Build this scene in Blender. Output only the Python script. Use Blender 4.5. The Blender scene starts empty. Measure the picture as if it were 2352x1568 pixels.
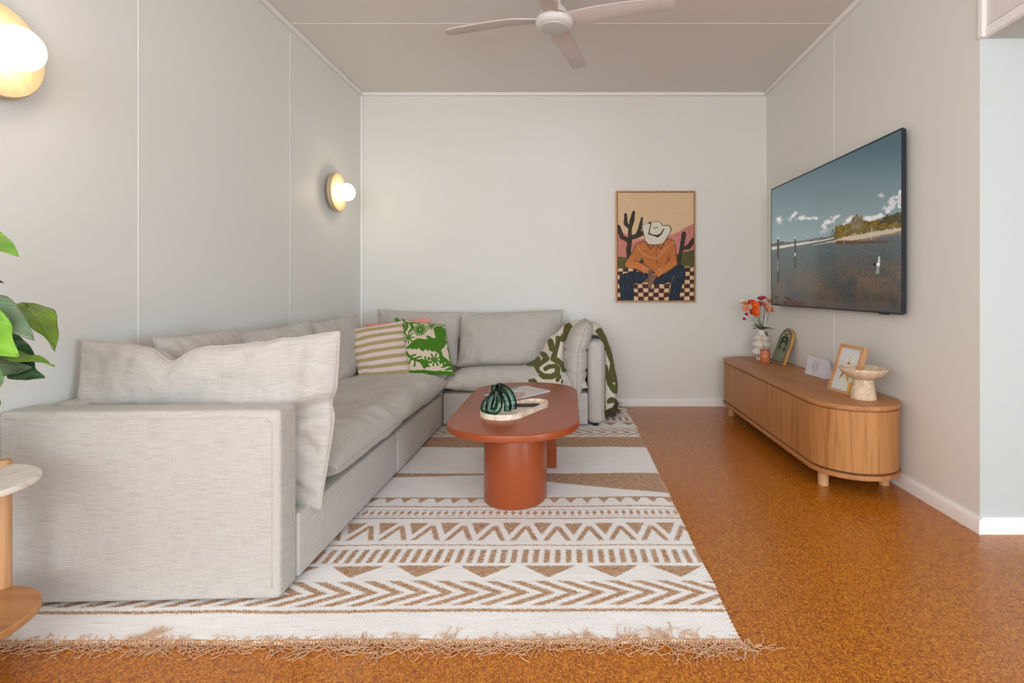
import bpy, bmesh, math, random
import numpy as np
from mathutils import Vector, Matrix

# ------------------------------------------------------------------ camera, light, exposure
scene = bpy.context.scene
COL = scene.collection
F = 1210.0            # focal length in pixels of the 2352 px wide frame
VX, VY = 1306.0, 664.0  # principal point
CAMZ = 1.007
XL, XR, YB, ZC = -1.79, 1.701, 4.544, 2.70    # room faces
YF = -2.6                                     # wall behind the camera
XH = 4.0                                      # far wall of the side passage

cam_d = bpy.data.cameras.new('camera')
cam_d.sensor_width = 36.0
cam_d.lens = 36.0 * F / 2352.0
cam_d.shift_x = (1176.0 - VX) / 2352.0
cam_d.shift_y = (VY - 784.0) / 2352.0
cam_d.clip_start = 0.02
cam = bpy.data.objects.new('camera', cam_d)
COL.objects.link(cam)
cam.location = (0, 0, CAMZ)
cam.rotation_euler = (math.pi / 2, 0, 0)
scene.camera = cam

world = bpy.data.worlds.new('world')
scene.world = world
world.use_nodes = True
world.node_tree.nodes['Background'].inputs[0].default_value = (0.75, 0.86, 1.0, 1)
world.node_tree.nodes['Background'].inputs[1].default_value = 1.0

def area(name, loc, rot, sx, sy, power, col):
    d = bpy.data.lights.new(name, 'AREA')
    d.shape = 'RECTANGLE'; d.size = sx; d.size_y = sy
    d.energy = power; d.color = col
    o = bpy.data.objects.new(name, d); COL.objects.link(o)
    o.location = loc; o.rotation_euler = rot
    return o
# daylight through the glazed wall behind the camera, and through the window of the passage on the right
area('daylight_front', (-0.2, YF + 0.03, 1.35), (math.radians(90), 0, 0), 3.0, 2.2, 64, (0.93, 0.96, 0.98))
area('daylight_passage', (2.75, YF + 0.03, 1.25), (math.radians(90), 0, 0), 1.9, 1.9, 4, (0.86, 0.94, 1.0))
area('daylight_side', (XH - 0.03, -1.75, 1.25), (math.radians(90), 0, math.radians(90)), 1.5, 1.5, 84, (0.70, 0.87, 1.0))
area('fill_left', (XL + 0.03, -1.5, 1.45), (math.radians(90), 0, math.radians(-90)), 1.8, 1.3, 26, (0.92, 0.97, 1.0))  # added fill lamp brightening the right wall and sofa; no window in this wall

scene.view_settings.view_transform = 'Standard'
scene.view_settings.look = 'None'
scene.view_settings.gamma = 1.0
scene.view_settings.use_curve_mapping = False
scene.view_settings.exposure = 0.74
TV_EM, GLOBE = 0.50, 8.5
cy = scene.cycles
cy.use_denoising = True
cy.max_bounces = 10; cy.diffuse_bounces = 6; cy.glossy_bounces = 4
cy.transmission_bounces = 8; cy.transparent_max_bounces = 10
cy.sample_clamp_indirect = 6.0
cy.caustics_reflective = False; cy.caustics_refractive = False

# ------------------------------------------------------------------ helpers
def lin(c):
    r = []
    for v in c:
        v = v / 255.0
        r.append(v / 12.92 if v <= 0.04045 else ((v + 0.055) / 1.055) ** 2.4)
    return tuple(r)

def at(px, py, Y):
    return Vector(((px - VX) * Y / F, Y, CAMZ - (py - VY) * Y / F))

def tag(o, label=None, cat=None, group=None, kind=None):
    if label: o['label'] = label
    if cat: o['category'] = cat
    if group: o['group'] = group
    if kind: o['kind'] = kind
    return o

def empty(name, loc=(0, 0, 0), rz=0.0, label=None, cat=None, group=None):
    o = bpy.data.objects.new(name, None); COL.objects.link(o)
    o.location = loc; o.rotation_euler = (0, 0, rz)
    o.empty_display_size = 0.05
    return tag(o, label, cat, group)

def link(name, me, mat, parent=None, smooth=True, world_space=True):
    o = bpy.data.objects.new(name, me); COL.objects.link(o)
    if mat is not None and not me.materials: me.materials.append(mat)
    if smooth:
        me.polygons.foreach_set('use_smooth', [True] * len(me.polygons))
    if parent is not None:
        o.parent = parent
        if world_space:      # geometry given in world coordinates
            o.matrix_parent_inverse = pm(parent).inverted()
    return o

def pm(o):
    m = Matrix.LocRotScale(o.location, o.rotation_euler, o.scale)
    if o.parent is not None:
        m = pm(o.parent) @ o.matrix_parent_inverse @ m
    return m

def mesh(verts, faces, name='m'):
    me = bpy.data.meshes.new(name)
    me.from_pydata([tuple(v) for v in verts], [], faces)
    me.update()
    return me

def autosmooth(me, deg=35):
    bm = bmesh.new(); bm.from_mesh(me)
    lim = math.radians(deg)
    for f in bm.faces: f.smooth = True
    for e in bm.edges:
        if len(e.link_faces) == 2 and e.calc_face_angle(0) > lim: e.smooth = False
    bm.to_mesh(me); bm.free()

def box_uv(me):
    uv = me.uv_layers.new(name='UVMap') if not me.uv_layers else me.uv_layers[0]
    for p in me.polygons:
        n = p.normal
        ax = max(range(3), key=lambda i: abs(n[i]))
        for li in p.loop_indices:
            c = me.vertices[me.loops[li].vertex_index].co
            uv.data[li].uv = (c.y, c.z) if ax == 0 else ((c.x, c.z) if ax == 1 else (c.x, c.y))

def box(name, lo, hi, mat, parent=None, bevel=0.0, seg=3, rz=0.0, pivot=None, M=None, subdiv=0, warp=None):
    bm = bmesh.new()
    bmesh.ops.create_cube(bm, size=1.0)
    lo = Vector(lo); hi = Vector(hi)
    for v in bm.verts:
        v.co = Vector(((v.co.x + .5) * (hi.x - lo.x) + lo.x, (v.co.y + .5) * (hi.y - lo.y) + lo.y, (v.co.z + .5) * (hi.z - lo.z) + lo.z))
    if subdiv:
        bmesh.ops.subdivide_edges(bm, edges=bm.edges[:], cuts=subdiv, use_grid_fill=True)
    if bevel > 0:
        es = [e for e in bm.edges if len(e.link_faces) == 2 and e.calc_face_angle(0) > 0.5]
        bmesh.ops.bevel(bm, geom=es, offset=bevel, segments=seg, profile=0.5, affect='EDGES', clamp_overlap=True)
    me = bpy.data.meshes.new(name); bm.to_mesh(me); bm.free()
    box_uv(me)
    if warp:
        for v in me.vertices: v.co = warp(v.co)
    if rz:
        pv = Vector(pivot or lo)
        R = Matrix.Translation(pv) @ Matrix.Rotation(rz, 4, 'Z') @ Matrix.Translation(-pv)
        me.transform(R)
    if M is not None: me.transform(M)
    me.update()
    if bevel > 0: autosmooth(me, 40)
    return link(name, me, mat, parent, smooth=False)

def lathe_me(profile, seg=48, center=(0, 0, 0), axis='Z', cap=True):
    """profile: list of (r, h)"""
    vs, fs = [], []
    n = len(profile)
    for (r, h) in profile:
        for k in range(seg):
            a = 2 * math.pi * k / seg
            vs.append((r * math.cos(a), r * math.sin(a), h))
    for i in range(n - 1):
        for k in range(seg):
            a = i * seg + k; b = i * seg + (k + 1) % seg
            fs.append((a, b, b + seg, a + seg))
    if cap:
        if profile[0][0] > 1e-5: fs.append(tuple(range(seg))[::-1])
        if profile[-1][0] > 1e-5: fs.append(tuple(range((n - 1) * seg, n * seg)))
    M = Matrix.Translation(Vector(center))
    if axis == 'X': M = M @ Matrix.Rotation(math.pi / 2, 4, 'Y')
    if axis == 'Y': M = M @ Matrix.Rotation(-math.pi / 2, 4, 'X')
    vs = [M @ Vector(v) for v in vs]
    me = mesh(vs, fs)
    bm = bmesh.new(); bm.from_mesh(me)
    bmesh.ops.remove_doubles(bm, verts=bm.verts, dist=1e-5)
    bmesh.ops.recalc_face_normals(bm, faces=bm.faces)
    bm.to_mesh(me); bm.free()
    autosmooth(me, 40)
    return me

def lathe(name, profile, mat, parent=None, **k):
    return link(name, lathe_me(profile, **k), mat, parent, smooth=False)

def prism_me(outline, z0, z1, bev=0.0, seg=3):
    """outline: ccw list of (x, y)"""
    bm = bmesh.new()
    vs = [bm.verts.new((x, y, z0)) for x, y in outline]
    f = bm.faces.new(vs)
    r = bmesh.ops.extrude_face_region(bm, geom=[f])
    for v in r['geom']:
        if isinstance(v, bmesh.types.BMVert): v.co.z = z1
    bmesh.ops.recalc_face_normals(bm, faces=bm.faces)
    if bev > 0:
        es = [e for e in bm.edges if abs(e.verts[0].co.z - e.verts[1].co.z) < 1e-6]
        bmesh.ops.bevel(bm, geom=es, offset=bev, segments=seg, profile=0.5, affect='EDGES', clamp_overlap=True)
    me = bpy.data.meshes.new('prism'); bm.to_mesh(me); bm.free()
    autosmooth(me, 30)
    return me

def prism(name, outline, z0, z1, mat, parent=None, bev=0.0, seg=3, M=None, cyl_uv=False):
    me = prism_me(outline, z0, z1, bev, seg)
    box_uv(me)
    if M is not None: me.transform(M)
    me.update()
    return link(name, me, mat, parent, smooth=False)

def stadium(x0, x1, y0, y1, n=24, r=None):
    """rounded rectangle outline ccw"""
    r = min(x1 - x0, y1 - y0) / 2 if r is None else r
    pts = []
    for cx_, cy_, a0 in ((x1 - r, y1 - r, 0), (x0 + r, y1 - r, 90), (x0 + r, y0 + r, 180), (x1 - r, y0 + r, 270)):
        for k in range(n + 1):
            a = math.radians(a0 + 90 * k / n)
            pts.append((cx_ + r * math.cos(a), cy_ + r * math.sin(a)))
    out = []
    for p in pts:
        if not out or (abs(p[0] - out[-1][0]) + abs(p[1] - out[-1][1])) > 1e-5: out.append(p)
    if abs(out[0][0] - out[-1][0]) + abs(out[0][1] - out[-1][1]) < 1e-5: out.pop()
    return out

def tube_arrays(paths, radii, sides=6, closed=False):
    """paths: list of (n,3) arrays; radii: scalar or list (per path scalar or array). One mesh."""
    vs, fs = [], []
    for i, P in enumerate(paths):
        P = np.asarray(P, float); n = len(P)
        R = radii[i] if isinstance(radii, (list, tuple)) else radii
        R = np.full(n, R, float) if np.isscalar(R) else np.asarray(R, float)
        if closed:
            T = np.roll(P, -1, 0) - np.roll(P, 1, 0)
        else:
            T = np.gradient(P, axis=0)
        T /= (np.linalg.norm(T, axis=1)[:, None] + 1e-12)
        up = np.array([0, 0, 1.0]) if abs(T[0][2]) < .9 else np.array([1.0, 0, 0])
        N = np.zeros_like(P); 
        n0 = np.cross(T[0], up); n0 /= np.linalg.norm(n0) + 1e-12
        N[0] = n0
        for k in range(1, n):
            v = N[k - 1] - T[k] * np.dot(N[k - 1], T[k])
            N[k] = v / (np.linalg.norm(v) + 1e-12)
        B = np.cross(T, N)
        base = len(vs)
        for k in range(n):
            for s in range(sides):
                a = 2 * math.pi * s / sides
                vs.append(P[k] + R[k] * (math.cos(a) * N[k] + math.sin(a) * B[k]))
        m = n if closed else n - 1
        for k in range(m):
            for s in range(sides):
                a = base + k * sides + s; b = base + k * sides + (s + 1) % sides
                c = base + ((k + 1) % n) * sides + (s + 1) % sides; d = base + ((k + 1) % n) * sides + s
                fs.append((a, b, c, d))
        if not closed:
            fs.append(tuple(base + s for s in range(sides))[::-1])
            fs.append(tuple(base + (n - 1) * sides + s for s in range(sides)))
    return vs, fs

def tube(name, paths, radii, mat, parent=None, sides=8, closed=False):
    v, f = tube_arrays(paths, radii, sides, closed)
    return link(name, mesh(v, f), mat, parent)

def spline(pts, n=16):
    """Catmull-Rom through points"""
    P = np.array(pts, float)
    P = np.vstack([2 * P[0] - P[1], P, 2 * P[-1] - P[-2]])
    out = []
    for i in range(1, len(P) - 2):
        for k in range(n):
            t = k / n
            out.append(0.5 * ((2 * P[i]) + (-P[i - 1] + P[i + 1]) * t + (2 * P[i - 1] - 5 * P[i] + 4 * P[i + 1] - P[i + 2]) * t * t
                              + (-P[i - 1] + 3 * P[i] - 3 * P[i + 1] + P[i + 2]) * t ** 3))
    out.append(P[-2])
    return np.array(out)

# ---- numpy noise
def _hash(ix, iy, iz, seed):
    h = (ix * 374761393 + iy * 668265263 + iz * 1274126177 + seed * 974711) & 0xFFFFFFFF
    h = ((h ^ (h >> 13)) * 1274126177) & 0xFFFFFFFF
    h = h ^ (h >> 16)
    return (h & 0xFFFF) / 65535.0
def vnoise(x, y, z=0.0, seed=0):
    x = np.asarray(x, float); y = np.asarray(y, float); z = np.zeros_like(x) + z
    ix = np.floor(x).astype(np.int64); iy = np.floor(y).astype(np.int64); iz = np.floor(z).astype(np.int64)
    fx = x - ix; fy = y - iy; fz = z - iz
    fx = fx * fx * (3 - 2 * fx); fy = fy * fy * (3 - 2 * fy); fz = fz * fz * (3 - 2 * fz)
    def L(a, b, t): return a + (b - a) * t
    r = []
    for dz in (0, 1):
        a = L(_hash(ix, iy, iz + dz, seed), _hash(ix + 1, iy, iz + dz, seed), fx)
        b = L(_hash(ix, iy + 1, iz + dz, seed), _hash(ix + 1, iy + 1, iz + dz, seed), fx)
        r.append(L(a, b, fy))
    return L(r[0], r[1], fz) * 2 - 1
def fbm(x, y, z=0.0, seed=0, o=4):
    s = 0; a = 1; t = 0
    for k in range(o):
        s = s + a * vnoise(x * 2 ** k, y * 2 ** k, z * 2 ** k, seed + k * 17); t += a; a *= .5
    return s / t

# ---- 2D shapes for painted surfaces (negative inside)
def sd_line(x, y, pts, r):
    pts = [np.array(p, float) for p in pts]
    d = np.full(x.shape, 1e9)
    for i in range(len(pts) - 1):
        a, b = pts[i], pts[i + 1]
        ab = b - a; L2 = max(ab @ ab, 1e-9)
        t = np.clip(((x - a[0]) * ab[0] + (y - a[1]) * ab[1]) / L2, 0, 1)
        if np.isscalar(r): rr = r
        else: rr = r[i] + (r[i + 1] - r[i]) * t
        d = np.minimum(d, np.hypot(x - a[0] - t * ab[0], y - a[1] - t * ab[1]) - rr)
    return d
def sd_poly(x, y, pts):
    n = len(pts); ins = np.zeros(x.shape, bool); d = np.full(x.shape, 1e18)
    for i in range(n):
        ax, ay = pts[i]; bx, by = pts[(i + 1) % n]
        c = ((ay > y) != (by > y))
        with np.errstate(divide='ignore', invalid='ignore'):
            xx = (bx - ax) * (y - ay) / ((by - ay) if by != ay else 1e-9) + ax
        ins ^= c & (x < xx)
        ex, ey = bx - ax, by - ay
        t = np.clip(((x - ax) * ex + (y - ay) * ey) / (ex * ex + ey * ey + 1e-12), 0, 1)
        d = np.minimum(d, (x - ax - t * ex) ** 2 + (y - ay - t * ey) ** 2)
    d = np.sqrt(d)
    return np.where(ins, -d, d)
def homog(src, dst):
    A = []
    for (x, y), (u, v) in zip(src, dst):
        A.append([x, y, 1, 0, 0, 0, -u * x, -u * y, -u]); A.append([0, 0, 0, x, y, 1, -v * x, -v * y, -v])
    _, _, V = np.linalg.svd(np.array(A, float))
    return V[-1].reshape(3, 3)
def hmap(H, x, y):
    w = H[2, 0] * x + H[2, 1] * y + H[2, 2]
    return (H[0, 0] * x + H[0, 1] * y + H[0, 2]) / w, (H[1, 0] * x + H[1, 1] * y + H[1, 2]) / w

def grid_me(P, UV=None, closed=False):
    """P: (nu, nv, 3)"""
    nu, nv = P.shape[:2]
    idx = np.arange(nu * nv).reshape(nu, nv)
    q = np.stack([idx[:-1, :-1], idx[1:, :-1], idx[1:, 1:], idx[:-1, 1:]], -1).reshape(-1, 4)
    me = bpy.data.meshes.new('grid')
    me.vertices.add(nu * nv); me.vertices.foreach_set('co', P.reshape(-1).astype(np.float32))
    nf = len(q)
    me.loops.add(nf * 4); me.loops.foreach_set('vertex_index', q.reshape(-1).astype(np.int32))
    me.polygons.add(nf)
    me.polygons.foreach_set('loop_start', np.arange(0, nf * 4, 4, dtype=np.int32))
    me.polygons.foreach_set('loop_total', np.full(nf, 4, dtype=np.int32))
    me.update(calc_edges=True)
    if UV is not None:
        l = me.uv_layers.new(name='UVMap')
        l.data.foreach_set('uv', UV.reshape(-1, 2)[q.reshape(-1)].reshape(-1).astype(np.float32))
    return me
def color_attr(me, rgb, name='Col'):
    n = len(me.vertices)
    a = me.color_attributes.new(name, 'FLOAT_COLOR', 'POINT')
    c = np.ones((n, 4), np.float32); c[:, :3] = rgb.reshape(-1, 3)
    a.data.foreach_set('color', c.reshape(-1))
def float_attr(me, val, name='pat'):
    a = me.attributes.new(name, 'FLOAT', 'POINT')
    a.data.foreach_set('value', val.reshape(-1).astype(np.float32))

# ------------------------------------------------------------------ materials
class NT:
    def __init__(s, name):
        s.m = bpy.data.materials.new(name); s.m.use_nodes = True
        s.t = s.m.node_tree; s.b = s.t.nodes['Principled BSDF']; s.out = s.t.nodes['Material Output']
    def n(s, typ, **k):
        nd = s.t.nodes.new(typ)
        for a, v in k.items(): setattr(nd, a, v)
        return nd
    def l(s, a, b): s.t.links.new(a, b)
    def math(s, op, a, b=None, c=None):
        nd = s.n('ShaderNodeMath', operation=op)
        for i, v in enumerate((a, b, c)):
            if v is None: continue
            if isinstance(v, (int, float)): nd.inputs[i].default_value = v
            else: s.l(v, nd.inputs[i])
        return nd.outputs[0]
    def coord(s, kind='Object', scale=(1, 1, 1), rot=(0, 0, 0)):
        tc = s.n('ShaderNodeTexCoord'); mp = s.n('ShaderNodeMapping')
        mp.inputs['Scale'].default_value = scale; mp.inputs['Rotation'].default_value = rot
        s.l(tc.outputs[kind], mp.inputs['Vector']); return mp.outputs['Vector']
    def noise(s, vec, scale=5, detail=3, rough=.5, dist=0):
        nd = s.n('ShaderNodeTexNoise')
        nd.inputs['Scale'].default_value = scale; nd.inputs['Detail'].default_value = detail
        nd.inputs['Roughness'].default_value = rough; nd.inputs['Distortion'].default_value = dist
        s.l(vec, nd.inputs['Vector']); return nd.outputs['Fac']
    def ramp(s, fac, stops, interp='LINEAR'):
        nd = s.n('ShaderNodeValToRGB'); nd.color_ramp.interpolation = interp
        el = nd.color_ramp.elements
        while len(el) < len(stops): el.new(0.5)
        for e, (p, c) in zip(el, stops):
            e.position = p; e.color = tuple(c) + (1,) if len(c) == 3 else c
        s.l(fac, nd.inputs['Fac']); return nd.outputs['Color']
    def mix(s, fac, a, b, mode='MIX'):
        nd = s.n('ShaderNodeMix', data_type='RGBA', blend_type=mode)
        if isinstance(fac, (int, float)): nd.inputs[0].default_value = fac
        else: s.l(fac, nd.inputs[0])
        for i, v in ((6, a), (7, b)):
            if isinstance(v, tuple): nd.inputs[i].default_value = tuple(v) + (1,) if len(v) == 3 else v
            else: s.l(v, nd.inputs[i])
        return nd.outputs[2]
    def bump(s, h, strength=.3, dist=.002):
        nd = s.n('ShaderNodeBump'); nd.inputs['Strength'].default_value = strength; nd.inputs['Distance'].default_value = dist
        s.l(h, nd.inputs['Height']); s.l(nd.outputs['Normal'], s.b.inputs['Normal'])
    def set(s, **k):
        for a, v in k.items():
            a = {'rough': 'Roughness', 'metal': 'Metallic', 'spec': 'Specular IOR Level', 'col': 'Base Color', 'ior': 'IOR',
                 'trans': 'Transmission Weight', 'coat': 'Coat Weight', 'coatr': 'Coat Roughness', 'sheen': 'Sheen Weight',
                 'emis': 'Emission Color', 'estr': 'Emission Strength', 'sub': 'Subsurface Weight', 'alpha': 'Alpha'}.get(a, a)
            i = s.b.inputs[a]
            if isinstance(v, (int, float)): i.default_value = v
            elif isinstance(v, tuple): i.default_value = tuple(v) + (1,) if len(v) == 3 else v
            else: s.l(v, i)
        return s

def plain(name, rgb, rough=.5, var=.04, scale=8, **k):
    t = NT(name); c = lin(rgb)
    n = t.noise(t.coord('Object'), scale, 3)
    lo = tuple(v * (1 - var) for v in c); hi = tuple(min(1, v * (1 + var)) for v in c)
    t.set(col=t.ramp(n, [(.3, lo), (.7, hi)]), rough=rough, **k)
    return t.m

def paint_mat(name, rgb, rough=.55):
    t = NT(name); c = lin(rgb)
    v = t.coord('Object')
    n = t.noise(v, 1.1, 3); 
    t.set(col=t.ramp(n, [(.3, tuple(x * .985 for x in c)), (.7, c)]), rough=rough, spec=.25)
    b = t.noise(v, 320, 2)
    t.bump(b, .06, .0005)
    return t.m

def fabric_mat(name, rgb, pitch=.0050, slub=.40, contrast=.13, dark=(128, 116, 108), bump=.5):
    """woven upholstery: uv in metres; basket weave dots plus horizontal slubs"""
    t = NT(name); c = lin(rgb)
    tc = t.n('ShaderNodeTexCoord'); sp = t.n('ShaderNodeSeparateXYZ'); t.l(tc.outputs['UV'], sp.inputs[0])
    k = 2 * math.pi / pitch
    u = t.math('SINE', t.math('MULTIPLY', sp.outputs[0], k))
    v = t.math('SINE', t.math('MULTIPLY', sp.outputs[1], k * 1.15))
    w = t.math('MULTIPLY_ADD', t.math('MULTIPLY', u, v), .5, .5)
    mp = t.n('ShaderNodeMapping'); mp.inputs['Scale'].default_value = (15, 360, 1); t.l(tc.outputs['UV'], mp.inputs[0])
    s1 = t.noise(mp.outputs[0], 1.0, 3, .6)
    mp2 = t.n('ShaderNodeMapping'); mp2.inputs['Scale'].default_value = (380, 22, 1); t.l(tc.outputs['UV'], mp2.inputs[0])
    s2 = t.noise(mp2.outputs[0], 1.0, 3, .6)
    sl = t.ramp(s1, [(.30, (0, 0, 0)), (.52, (1, 1, 1))])
    s2r = t.ramp(s2, [(.30, (0, 0, 0)), (.5, (1, 1, 1))])
    base = t.mix(t.math('MULTIPLY', t.math('SUBTRACT', 1.0, sl), slub), c, lin(dark))
    base = t.mix(t.math('MULTIPLY', t.math('SUBTRACT', 1.0, s2r), slub * .45), base, lin(dark))
    f = t.math('MULTIPLY', t.math('SUBTRACT', 1.0, w), contrast * 2)
    base = t.mix(f, base, tuple(x * .45 for x in c))
    t.set(col=base, rough=.9, spec=.15, sheen=.15)
    t.bump(w, bump, .0016)
    return t.m

def wood_mat(name, c1, c2, axis='Z', scale=1.0, rough=.45):
    t = NT(name)
    sc = {'Z': (34, 34, 1.3), 'Y': (22, 1.6, 22), 'X': (1.6, 22, 22)}[axis]
    v = t.coord('Object', tuple(x * scale for x in sc))
    n = t.noise(v, 1.0, 5, .6, .6)
    fine = t.noise(t.coord('Object', tuple(x * scale * 9 for x in sc)), 1.0, 3, .6)
    big = t.noise(t.coord('Object', tuple(x * scale * .18 for x in sc)), 1.0, 2)
    a = t.ramp(n, [(.30, lin(c2)), (.52, lin(c1)), (.75, tuple(min(1, x * 1.08) for x in lin(c1)))])
    a = t.mix(t.math('MULTIPLY', fine, .36), a, lin(c2))
    a = t.mix(t.math('MULTIPLY', big, .25), a, tuple(x * .9 for x in lin(c1)))
    t.set(col=a, rough=rough, spec=.35)
    t.bump(fine, .12, .0006)
    return t.m

def marble_mat(name, base, vein, dark, scale=6, rough=.35, vw=.022, vs=.8):
    t = NT(name)
    v = t.coord('Object')
    n1 = t.noise(v, scale, 6, .6, 1.5)
    d = t.math('ABSOLUTE', t.math('SUBTRACT', n1, .5))
    veins = t.ramp(d, [(0, (1, 1, 1)), (vw, (0, 0, 0))])
    n2 = t.noise(v, scale * 2.2, 5, .6, 1.0)
    col = t.ramp(n2, [(.3, lin(dark)), (.6, lin(base))])
    col = t.mix(t.math('MULTIPLY', veins, vs), col, lin(vein))
    t.set(col=col, rough=rough)
    return t.m

def two_tone(name, ca, cb, attr='pat', noise_amp=.0, noise_scale=300, width=.0008, rough=.9, bump=.6, var=.15, bscale=500):
    """cb where the attribute (metres, negative = cb) says"""
    t = NT(name)
    a = t.n('ShaderNodeAttribute', attribute_name=attr)
    nz = t.noise(t.coord('Object'), noise_scale, 2)
    val = t.math('ADD', a.outputs['Fac'], t.math('MULTIPLY', t.math('SUBTRACT', nz, .5), noise_amp))
    f = t.math('DIVIDE', val, -2 * width)
    nd = t.math('ADD', f, .5)
    cl = t.n('ShaderNodeClamp'); t.l(nd, cl.inputs[0])
    n2 = t.noise(t.coord('Object'), bscale, 3, .7)
    la, lb = lin(ca), lin(cb)
    A = t.ramp(n2, [(.3, tuple(x * (1 - var) for x in la)), (.7, tuple(min(1, x * (1 + var)) for x in la))])
    B = t.ramp(n2, [(.3, tuple(x * (1 - var * 1.5) for x in lb)), (.7, tuple(min(1, x * (1 + var * 1.5)) for x in lb))])
    t.set(col=t.mix(cl.outputs[0], A, B), rough=rough, spec=.1, sheen=.1)
    h = t.math('ADD', t.math('MULTIPLY', n2, .5), t.math('MULTIPLY', cl.outputs[0], .8))
    t.bump(h, bump, .002)
    return t.m

def attr_mat(name, rough=.7, emis=0.0, spec=.3, bump=0.0):
    t = NT(name)
    a = t.n('ShaderNodeAttribute', attribute_name='Col')
    t.set(rough=rough, spec=spec)
    if emis > 0:
        t.set(col=(0.01, 0.01, 0.012), emis=a.outputs['Color'], estr=emis)
    else:
        t.set(col=a.outputs['Color'])
    if bump: t.bump(t.noise(t.coord('Object'), 260, 3, .6), bump, .001)
    return t.m

def emit_mat(name, rgb, strength):
    t = NT(name)
    t.set(col=(.9, .9, .9), emis=rgb, estr=strength, rough=.3)
    return t.m

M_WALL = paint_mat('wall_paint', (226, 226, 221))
M_CEIL = paint_mat('ceiling_paint', (222, 218, 214))
M_TRIM = paint_mat('trim_paint', (240, 239, 236), .35)
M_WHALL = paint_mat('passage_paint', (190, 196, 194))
M_SOFA = fabric_mat('sofa_weave', (201, 196, 189))
M_SOFAP = fabric_mat('sofa_piping', (205, 195, 184), pitch=.006, contrast=.25)
M_OAK = wood_mat('oak_veneer_upright', (188, 132, 78), (146, 94, 50), 'Z', 1.5)
M_OAKT = wood_mat('oak_veneer_top', (186, 130, 82), (152, 100, 60), 'Y')
M_OAKF = wood_mat('oak_frame', (205, 158, 112), (170, 122, 80), 'Z', 1.6)
M_TERRA = plain('terracotta_lacquer', (150, 70, 32), .32, .03, 5, spec=.5)
M_BLACK = plain('black_plastic', (22, 24, 28), .4)
M_WHITE = plain('white_lacquer', (236, 234, 230), .4, .01)

# ------------------------------------------------------------------ the room
def cork():
    t = NT('cork_tiles')
    v = t.coord('Object')
    vo = t.n('ShaderNodeTexVoronoi'); vo.inputs['Scale'].default_value = 290; vo.inputs['Randomness'].default_value = 1
    mp = t.n('ShaderNodeMapping'); mp.inputs['Scale'].default_value = (1, .75, 1); mp.inputs['Rotation'].default_value = (0, 0, .5)
    t.l(v, mp.inputs[0])
    wv = t.n('ShaderNodeVectorMath', operation='ADD')
    nz = t.n('ShaderNodeTexNoise'); nz.inputs['Scale'].default_value = 160; t.l(v, nz.inputs['Vector'])
    sc = t.n('ShaderNodeVectorMath', operation='SCALE'); sc.inputs['Scale'].default_value = .007
    t.l(nz.outputs['Color'], sc.inputs[0]); t.l(mp.outputs[0], wv.inputs[0]); t.l(sc.outputs[0], wv.inputs[1])
    t.l(wv.outputs[0], vo.inputs['Vector'])
    sp = t.n('ShaderNodeSeparateColor'); t.l(vo.outputs['Color'], sp.inputs[0])
    grain = t.ramp(sp.outputs[0], [(.0, lin((116, 58, 14))), (.28, lin((166, 90, 20))), (.62, lin((196, 114, 24))), (.95, lin((226, 152, 42)))])
    big = t.noise(v, 35, 4, .6)
    col = t.mix(t.math('MULTIPLY', big, .30), grain, lin((160, 90, 26)))
    fine = t.noise(v, 420, 3, .6)
    col = t.mix(t.math('MULTIPLY', t.ramp(fine, [(.35, (1, 1, 1)), (.5, (0, 0, 0))]), .60), col, lin((100, 44, 12)))
    # 305 mm tile joints
    spx = t.n('ShaderNodeSeparateXYZ'); t.l(v, spx.inputs[0])
    def joint(o, off):
        q = t.math('PINGPONG', t.math('ADD', o, off), .1525)
        # pingpong gives the distance to the nearest multiple of 0.305
        return t.math('LESS_THAN', q, .0007)
    j = t.math('MAXIMUM', joint(spx.outputs[0], 100 * .305 - .048), joint(spx.outputs[1], 100 * .305 - .12))
    col = t.mix(t.math('MULTIPLY', j, .55), col, lin((80, 36, 12)))
    rg = t.ramp(t.noise(v, 60, 3), [(.3, (.20,) * 3), (.7, (.30,) * 3)])
    t.set(col=col, rough=rg, spec=.5)
    t.bump(t.math('SUBTRACT', fine, t.math('MULTIPLY', j, 2.0)), .12, .0008)
    return t.m
M_CORK = cork()
T = .12
def struct(name, lo, hi, mat, bevel=0, **k):
    return tag(box(name, lo, hi, mat, bevel=bevel, **k), kind='structure')
struct('floor', (XL - T, YF - T, -.1), (XH + T, YB + T, 0), M_CORK)
struct('ceiling', (XL - T, YF - T, ZC), (XR, YB + T, ZC + .1), M_CEIL)
struct('wall_left', (XL - T, YF - T, 0), (XL, YB + T, ZC), M_WALL)
struct('wall_back', (XL, YB, 0), (XR + T, YB + T, ZC), M_WALL)
YC = 2.178
struct('wall_right', (XR, YC + .0005, 0), (XR + T, YB, ZC), M_WALL)
# passage on the right: its end wall faces the camera, soffit at door height
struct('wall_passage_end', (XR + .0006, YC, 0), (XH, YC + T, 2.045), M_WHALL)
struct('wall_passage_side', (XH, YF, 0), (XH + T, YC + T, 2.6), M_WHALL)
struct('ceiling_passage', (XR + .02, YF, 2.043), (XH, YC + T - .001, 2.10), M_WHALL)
# bulkhead above the opening with shallow cupboard doors
struct('wall_bulkhead', (XR, YF, 2.040), (XR + .02, YC - .026, 2.078), M_TRIM)
struct('wall_bulkhead_upper', (XR + .006, YF, 2.084), (XR + .02, YC - .026, ZC), M_CEIL)
struct('trim_1', (XR - .012, YC - .026, 2.040), (XR + .02, YC, ZC), M_TRIM, bevel=.002)
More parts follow.
